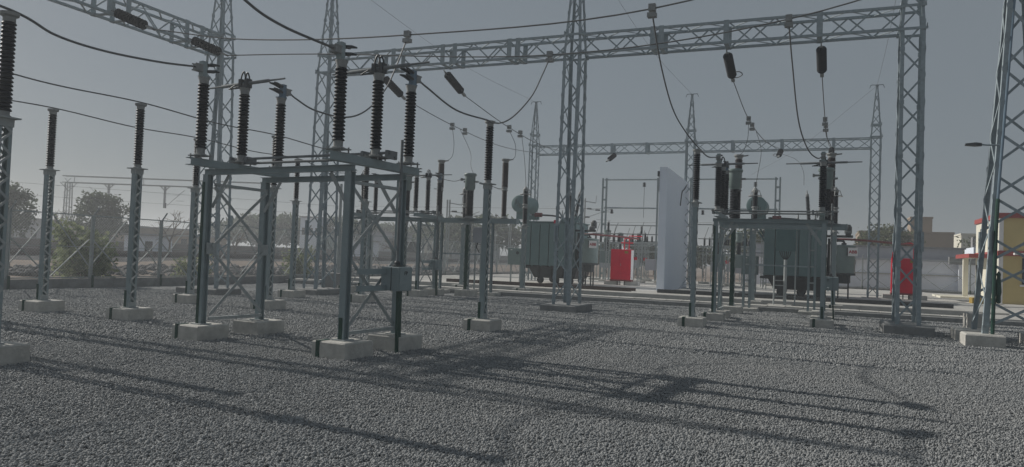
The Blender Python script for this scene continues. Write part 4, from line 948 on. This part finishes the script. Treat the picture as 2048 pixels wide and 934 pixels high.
# lamp pole near the fence, street lamp on the big tower
lp = thing('lamp_pole', 'plain pale pole on a big concrete block beside the fence', 'pole', (-19.1, 26.3, 0), 0)
MB().block(-0.42,0.42,-0.4,0.4,-0.05,0.62,0.02).build('pedestal', CONCD, lp); MB().tube([(0,0,0.62),(0,0,4.4)],[0.085,0.06],10).build('pole', STEELL, lp)
sl_ = thing('street_lamp', 'flat led street lamp on an arm from the big tower at the right edge', 'street lamp', (3.36, 19.5, 4.5), 0)
MB().tube([(0.16,0.05,0.0),(-0.1,0,0.0),(-0.2,0,0.015)],0.02,8).build('arm', STEEL, sl_)
MB().add([(-0.2,-0.05,-0.02),(-0.2,0.05,-0.02),(-0.32,0.09,-0.02),(-0.32,-0.09,-0.02),(-0.52,-0.075,0.0),(-0.52,0.075,0.0),(-0.2,-0.035,0.045),(-0.2,0.035,0.045),(-0.32,0.06,0.06),(-0.32,-0.06,0.06),(-0.52,-0.055,0.04),(-0.52,0.055,0.04)],
         [(0,1,2,3),(3,2,5,4),(6,9,8,7),(9,10,11,8),(0,3,9,6),(3,4,10,9),(1,7,8,2),(2,8,11,5),(0,6,7,1),(4,5,11,10)]).build('lamp_head', DARKM, sl_)

# ------------------------------------------------------------------ rear switchyard
def pi_frame(label, x0, x1, y, ztop=7.2, two=(True, True)):
    t = thing('pipe_portal', label, 'steel portal', (0,y,0), 0, 'pipe portals of the rear yard')
    for x, tw in ((x0, two[0]), (x1, two[1])):
        b = MB()
        for s_ in ((-0.13,0.13) if tw else (0,)): b.bar((x+s_,0,0.1),(x+s_,0,ztop+0.1),0.10,0.14)
        if tw:
            for z in np.arange(0.6,ztop,0.85): b.box(x-0.12,x+0.12,-0.05,0.05,z,z+0.12)
        b.build('upright', CHAN, t)
    for z in (ztop, ztop-1.95): MB().tube([(x0,0,z),(x1,0,z)],0.055,8).build('cross_pipe', STEEL, t)
    s = MB()
    for x in (x0+(x1-x0)*0.15, x0+(x1-x0)*0.75): s.lathe(shed_profile(0,0.3,4,0.05,0.12),10,(x,0,ztop-2.35 if x < x0+2 else ztop-0.5))
    s.build('insulators', PORC, t)
    MB().tube([(x0+(x1-x0)*0.75,0,ztop-0.5),(x0+(x1-x0)*0.75,0,ztop-2.6)],0.015,5).build('dropper', WIRE, t)
    return t
pi_frame('tall pipe portal rising behind the left red cabinet', -14.3, -10.6, 50, 7.15, (True, False))
pi_frame('tall pipe portal rising behind the right-hand switch', -8.4, -2.95, 50, 7.15, (False, True))
def stand(label, x, y, first=None):
    t = thing('switchgear_stand', label, 'switchgear stand', (x,y,0.2), 0, 'small switchgear stands of the rear yard')
    for s_ in (-1, 1):
        b = MB()
        for a in (-0.12, 0.12): b.bar((s_*0.75+a,0,0),(s_*0.75+a,0,2.5),0.05)
        z = 0.2; k = 0
        while z < 2.4: b.bar((s_*0.75-0.12*(1 if k%2 else -1),0.03,z),(s_*0.75+0.12*(1 if k%2 else -1),0.03,z+0.24),0.03); z += 0.24; k += 1
        b.build('leg', STEELL, t)
    MB().bar((-1.05,0,2.56),(1.05,0,2.56),0.1).bar((-1.05,0.3,2.56),(1.05,0.3,2.56),0.1).bar((-1.0,0,2.05),(1.0,0,2.05),0.05).build('cross_beam', STEELL, t)
    for x_ in (-0.8,-0.45,0.45,0.8):
        i_ = MB().lathe(shed_profile(0,0.5,7,0.045,0.085),10).build('insulator', PORC, t, (x_,0.1,2.62), True); MB().lathe([(0.05,0.5),(0.06,0.53),(0.03,0.6)],8).build('cap', CAPM, i_)
    MB().tube([(-0.8,0.1,3.15),(-0.55,0.1,3.9)],0.02,6).tube([(0.45,0.1,3.15),(0.62,0.1,3.75)],0.02,6).build('contact_arm', ALU, t)
    MB().block(-0.3,0.3,-0.3,0.05,0.85,1.55,0.01).build('mechanism_box', GREYW, t)
    MB().box(0.62,0.88,-0.07,-0.055,1.45,1.65).build('warning_plate', RED, t)
    MB().block(-1.1,-0.4,-0.3,0.3,-0.05,0.15,0.01).block(0.4,1.1,-0.3,0.3,-0.05,0.15,0.01).build('pedestal', CONC, t)
    return t
def breaker(label, x, y):
    t = thing('circuit_breaker', label, 'circuit breaker', (x,y,0.2), 0, 'tank-topped breakers of the rear yard')
    for a in (-0.2, 0.2): MB().bar((a,0,0),(a,0,1.9),0.07).build('leg', STEELL, t)
    MB().block(-0.35,0.35,-0.28,0.28,1.2,2.0,0.02).build('mechanism_box', TANK, t)
    MB().lathe(shed_profile(2.0,2.75,9,0.09,0.15),14).build('insulator', PORC, t, smooth=True)
    MB().lathe([(0.16,2.74),(0.22,2.8),(0.22,3.25),(0.25,3.27),(0.25,3.33),(0.1,3.38)],16).build('head_tank', TANK, t)
    MB().block(-0.4,0.4,-0.35,0.35,-0.05,0.12,0.01).build('pedestal', CONC, t)
    return t
def bus_support(label, x, y):
    t = thing('bus_support', label, 'bus support', (x,y,0.2), 0, 'slim bus supports of the rear yard')
    MB().bar((-0.09,0,0),(-0.09,0,3.2),0.05).bar((0.09,0,0),(0.09,0,3.2),0.05).build('column', STEELL, t)
    b = MB()
    for z in np.arange(0.2,3.1,0.3): b.bar((-0.09,0.03,z),(0.09,0.03,z+0.15),0.025); b.bar((0.09,0.03,z+0.15),(-0.09,0.03,z+0.3),0.025)
    b.build('lacing', STEELL, t)
    MB().lathe(shed_profile(3.2,3.75,7,0.05,0.09),12).build('insulator', PORC, t, smooth=True)
    MB().lathe([(0.08,3.74),(0.08,3.8),(0.04,3.83)],10).build('cap', CAPM, t)
    return t
st0 = stand('small grey switchgear stand straight behind the left red cabinet', -12.2, 48)
for l, x, y in (('small grey switchgear stand left of the white wall, further back', -11.0, 52.5), ('small grey switchgear stand just left of the white wall foot', -9.3, 49.0), ('small grey switchgear stand right of the white wall, first', -7.0, 52.5),
                ('small grey switchgear stand seen between the green switch legs', -5.2, 49.5), ('small grey switchgear stand furthest back behind the right switch', -4.3, 55.0), ('small grey switchgear stand furthest back behind the red cabinet', -13.4, 56.0), ('small grey switchgear stand midway behind the right-hand switch', -6.4, 56.0), ('small grey switchgear stand close behind the red cabinet side panel', -10.2, 46.8), ('small grey switchgear stand beside the post of the left pipe portal', -13.9, 49.5)): dup(st0, (x,y,0.2), l)
br0 = breaker('small tank-topped breaker behind the left sign-bearing tank', -13.3, 47.5)
for l, x, y in (('small tank-topped breaker beside the upright of the left pipe portal', -13.6, 52.0), ('small tank-topped breaker next to the white wall', -9.6, 52.0), ('small tank-topped breaker right of the white wall', -6.2, 48.0), ('small tank-topped breaker between the switch legs and the right transformer', -4.9, 46.8)): dup(br0, (x,y,0.2), l)
bs0 = bus_support('slim bus support rising left of the red cabinet', -12.8, 45.9)
for l, x, y in (('slim bus support above the red cabinet, further back', -11.8, 50.8), ('slim bus support close to the white wall edge', -9.0, 47.2), ('slim bus support right of the wall, behind the slim post', -6.3, 46.0), ('slim bus support behind the ladder stand', -3.4, 47.0), ('slim bus support far behind the ladder stand', -3.9, 52.0)): dup(bs0, (x,y,0.2), l)
for k_, (y, z, x0, x1) in enumerate(((48.1,3.35,-14.5,-8.6),(50.8,4.05,-14.6,-8.4),(52.6,3.0,-14.6,-8.4),(47.0,4.0,-8.0,-3.0),(49.5,2.4,-8.2,-3.0),(52.4,3.3,-8.2,-3.0))):
    o = MB().tube([(0,0,0),(x1-x0,0,0)],0.035,6).build('bus_tube', ALU, None, (x0,y,z)); tag(o, 'thin aluminium bus tube over the switchgear '+['behind the red cabinet, lowest front','behind the red cabinet, highest','behind the red cabinet, rear','right of the white wall, highest','right of the white wall, lowest','right of the white wall, rear'][k_], 'bus tube', 'bus tubes of the rear yard')

# ------------------------------------------------------------------ buildings
def building(name, label, x0, x1, y0, y1, z1, m, cat='building', parapet=True, wins=(), wm=GLASS, roof=None):
    t = thing(name, label, cat, (x0,y0,0), 0)
    MB().box(0,x1-x0,0,y1-y0,-0.1,z1).build('wall', m, t)
    if parapet: MB().box(-0.08,x1-x0+0.08,-0.08,y1-y0+0.08,z1+0.003,z1+0.22).build('parapet', roof or m, t)
    for face, a0, a1, b0, b1 in wins:
        fr = MB(); gl = MB()
        if face == 'f':
            gl.box(a0,a1,-0.05,-0.003,b0,b1); fr.box(a0-0.06,a1+0.06,-0.09,-0.052,b0-0.1,b0-0.02)
        elif face == 'r':
            w_ = x1-x0; gl.box(w_+0.003,w_+0.05,a0,a1,b0,b1); fr.box(w_+0.052,w_+0.09,a0-0.06,a1+0.06,b0-0.1,b0-0.02)
        else:
            gl.box(-0.05,-0.003,a0,a1,b0,b1); fr.box(-0.09,-0.052,a0-0.06,a1+0.06,b0-0.1,b0-0.02)
        wo_ = gl.build('window', wm, t); fr.build('sill', m, wo_)
    return t
yb = thing('control_building', 'yellow and cream control building with red trim at the right edge', 'building', (8.0, 44.0, 0))
MB().box(0,14,0,6.3,0,4.45).build('wall', YELLOW, yb)
MB().box(-0.04,-0.002,0.05,6.3,0,4.44).build('side_wall', CREAM, yb)
MB().box(-0.05,0.14,-0.035,-0.003,0,4.44).build('corner_strip', SIGNW, yb)
MB().box(-0.12,14.1,-0.12,6.4,4.453,4.70).build('roof_band', REDT, yb)
MB().box(-0.10,14.1,-0.10,0.0,2.55,2.80).box(-0.10,-0.045,0,6.3,2.55,2.78).build('string_band', REDT, yb)
cn = MB().box(-0.95,-0.105,2.2,6.6,2.48,2.60).build('canopy', CREAM, yb); MB().box(-1.01,-0.95,2.2,6.6,2.44,2.66).box(-1.01,-0.11,2.14,2.2,2.44,2.66).build('canopy_edge', REDT, cn)
MB().box(-0.9,-0.65,4.6,4.9,0,2.478).build('canopy_column', CREAM, yb)
wn = MB().box(0.95,2.6,-0.05,-0.004,1.15,2.45).build('window', GLASS, yb); MB().box(0.85,2.7,-0.12,-0.052,1.04,1.13).build('sill', SIGNW, wn); MB().box(0.55,3.0,-0.42,-0.102,2.60,2.70).build('sunshade', SIGNW, wn)
sw_ = MB().box(-0.09,-0.042,1.2,2.4,0.9,2.2).build('window', GREYW, yb)
MB().box(-0.095,-0.045,4.9,5.9,0.14,2.1).build('door', DARK, yb)
MB().box(-2.2,-0.15,3.0,6.5,0,0.30).box(-2.6,-2.2,3.2,6.3,0,0.16).build('steps', CREAM, yb)
tag(MB().block(6.6,7.6,42.4,43.3,0.1,0.42,0.02).build('yellow_kerb_block', YBLOCK), 'low mustard yellow block on the pale concrete', 'block')
wb = building('boundary_building', 'long pale blue washed building along the back of the yard, right', -6, 9.2, 61.5, 66, 2.35, WHITEB, parapet=False, wins=(('f',6.9,8.0,1.95,2.3),('f',1.6,2.4,1.95,2.3)), wm=DARK)
MB().box(-0.3,15.5,-0.4,4.8,2.353,2.50).build('ledge', GREYW, wb); MB().box(0.4,15.0,0.6,4.6,2.503,3.3).build('upper_wall', GREYW, wb); MB().box(0.1,15.2,0.4,4.7,3.303,3.42).build('roof', ASB, wb)
b = MB().box(0,15.2,-0.14,-0.003,1.32,1.40); b.build('string_course', CONCL, wb)
wb2 = building('outbuilding', 'white outbuilding with a row of black water tanks on its roof', 10.3, 13.6, 66, 70, 3.6, WHITE, parapet=False, wins=(('f',0.3,0.75,2.6,3.3),), wm=REDT)
for k in range(4): MB().lathe([(0.42,-0.5),(0.46,-0.45),(0.46,0.45),(0.42,0.5)],18,(0.7+k*0.62,1.2+0.2*k,4.05),'y').build('water_tank', DARK, wb2)
MB().box(0.2,3.2,1.8,2.6,3.6,4.45).build('tank_shed', ASB, wb2)
wl = thing('compound_wall', 'low grey wall with grey coping right of the lattice tower', 'wall', (8.6, 60.8, 0)); MB().box(0,4.5,0,0.25,0,2.2).build('wall_body', WHITEB, wl); MB().box(-0.6,3.4,-0.12,0.37,2.203,2.72).build('coping', CONCD, wl)
building('tan_building', 'tan flat-roofed building far behind the right gantry tower', 3.6, 13.6, 100, 112, 6.1, TAN)
building('stair_tower', 'tan stair tower block above the flat-roofed building', 9.3, 11.6, 102, 106, 8.0, TAN)
building('cream_house', 'cream house with rooftop blocks far right', 16.5, 24, 115, 122, 6.7, CREAM, wins=(('f',1.0,2.0,4.6,5.8),))
# beyond the railway
bw = thing('long_wall', 'long brown boundary wall beyond the railway tracks', 'wall', (-58, 5, 0.3)); MB().box(-0.15,0.15,0,150,0,1.25).build('wall_body', BROWNW, bw); MB().box(-0.22,0.22,0,150,1.253,1.33).build('coping', ASB, bw)
og = thing('gate', 'rust orange slatted gate in the long brown wall', 'gate', (-57.82, 34.2, 0.3)); b = MB()
for k in range(12): b.box(0,0.04,k*0.16,k*0.16+0.13,0.1,1.15)
b.build('slats', mat('orange_gate', (0.30,0.13,0.05), 0.7), og); MB().box(-0.02,-0.005,0,1.95,0.1,1.15).build('backing', BROWNW, og)
def lowb(name, label, px0, px1, d_, ztop, depth, m, nw=5, zw=(1.3,2.0), wm=DARK, z0=0.2, cat='building'):
    la, lb = (px0-1024)/1490*d_, (px1-1024)/1490*d_; X = la*math.cos(YAW)-d_*math.sin(YAW); Y = la*math.sin(YAW)+d_*math.cos(YAW); L = lb-la
    t = thing(name, label, cat, (X,Y,z0), YAW); MB().box(0,L,0,depth,-0.2,ztop).build('wall', m, t); MB().box(-0.2,L+0.2,-0.3,depth+0.2,ztop+0.003,ztop+0.16).build('roof', ASB, t)
    for k in range(nw):
        c = L*(k+0.6)/nw; MB().box(c-L*0.018-0.25,c+L*0.018+0.25,-0.05,-0.003,zw[0],zw[1]).build('window', wm, t)
    return t
lowb('long_building', 'long low tan building with small dark openings behind the bush', 130, 232, 92, 3.4, 8, TAN, 7)
lowb('long_building', 'long low tan building behind the second tree', 222, 330, 98, 3.3, 8, TAN, 4)
lowb('long_building', 'plain low tan building right of the white hut', 318, 404, 90, 2.3, 8, TAN, 1)
lowb('long_building', 'low grey shed at the left edge beyond the railway', 10, 78, 88, 3.6, 8, GREYW, 3)
lowb('hut', 'small white hut beside the tracks', 250, 312, 60, 1.75, 3, WHITE, 2, (0.4,1.3), z0=0.4)
lowb('house', 'pale house seen through the second lattice tower', 600, 640, 115, 6.2, 7, WHITE, 3, (3.5,4.6))
lowb('house', 'grey green house with a teal shutter behind the lamp pole', 636, 668, 105, 3.6, 7, TANK, 2, (1.4,2.8), TEAL)
lowb('house', 'low white house behind the dark boards', 675, 742, 95, 2.6, 6, WHITE, 2, (1.0,2.0))
lowb('house', 'grey gabled house behind the front switch control box', 742, 812, 110, 4.2, 7, GREYW, 1, (2.6,3.4))
lowb('house', 'low pale house between the left portal legs', 905, 1000, 118, 4.2, 7, GREYW, 5, (2.2,3.2))
lowb('house', 'small tan house left of the left portal', 850, 900, 120, 3.6, 7, CREAM, 3, (1.8,2.8))
lowb('house', 'low tan house left of the right tower, far back', 1695, 1722, 120, 4.4, 7, CREAM, 1, (2.2,3.2))
def board(label, px0, px1, d_, z0, z1):
    la, lb = (px0-1024)/1490*d_, (px1-1024)/1490*d_; X = la*math.cos(YAW)-d_*math.sin(YAW); Y = la*math.sin(YAW)+d_*math.cos(YAW); L = lb-la
    t = thing('sign_board', label, 'sign board', (X,Y,0.4), YAW, 'dark boards beside the tracks'); MB().box(0,L,0,0.08,z0,z1).build('panel', DARK, t)
    for x in (0.2, L-0.2): MB().bar((x,0.12,-0.4),(x,0.12,z1),0.08).build('leg', STEELL, t)
board('dark blank board beside the tracks behind the lamp pole', 676, 694, 75, 1.6, 2.2)
board('dark blank board on legs seen behind the front switch right leg', 785, 838, 78, 1.2, 2.3)

# ------------------------------------------------------------------ air
hz = bpy.data.materials.new('haze_air'); hz.use_nodes = True; n_ = hz.node_tree.nodes; n_.clear()
pv = n_.new('ShaderNodeVolumePrincipled'); pv.inputs['Color'].default_value = (0.86, 0.90, 0.95, 1); pv.inputs['Density'].default_value = 0.0023; pv.inputs['Anisotropy'].default_value = 0.35
oo = n_.new('ShaderNodeOutputMaterial'); hz.node_tree.links.new(pv.outputs[0], oo.inputs['Volume'])
tag(MB().box(-620,620,-620,620,-1.06,12.6).build('haze', hz), kind='stuff')
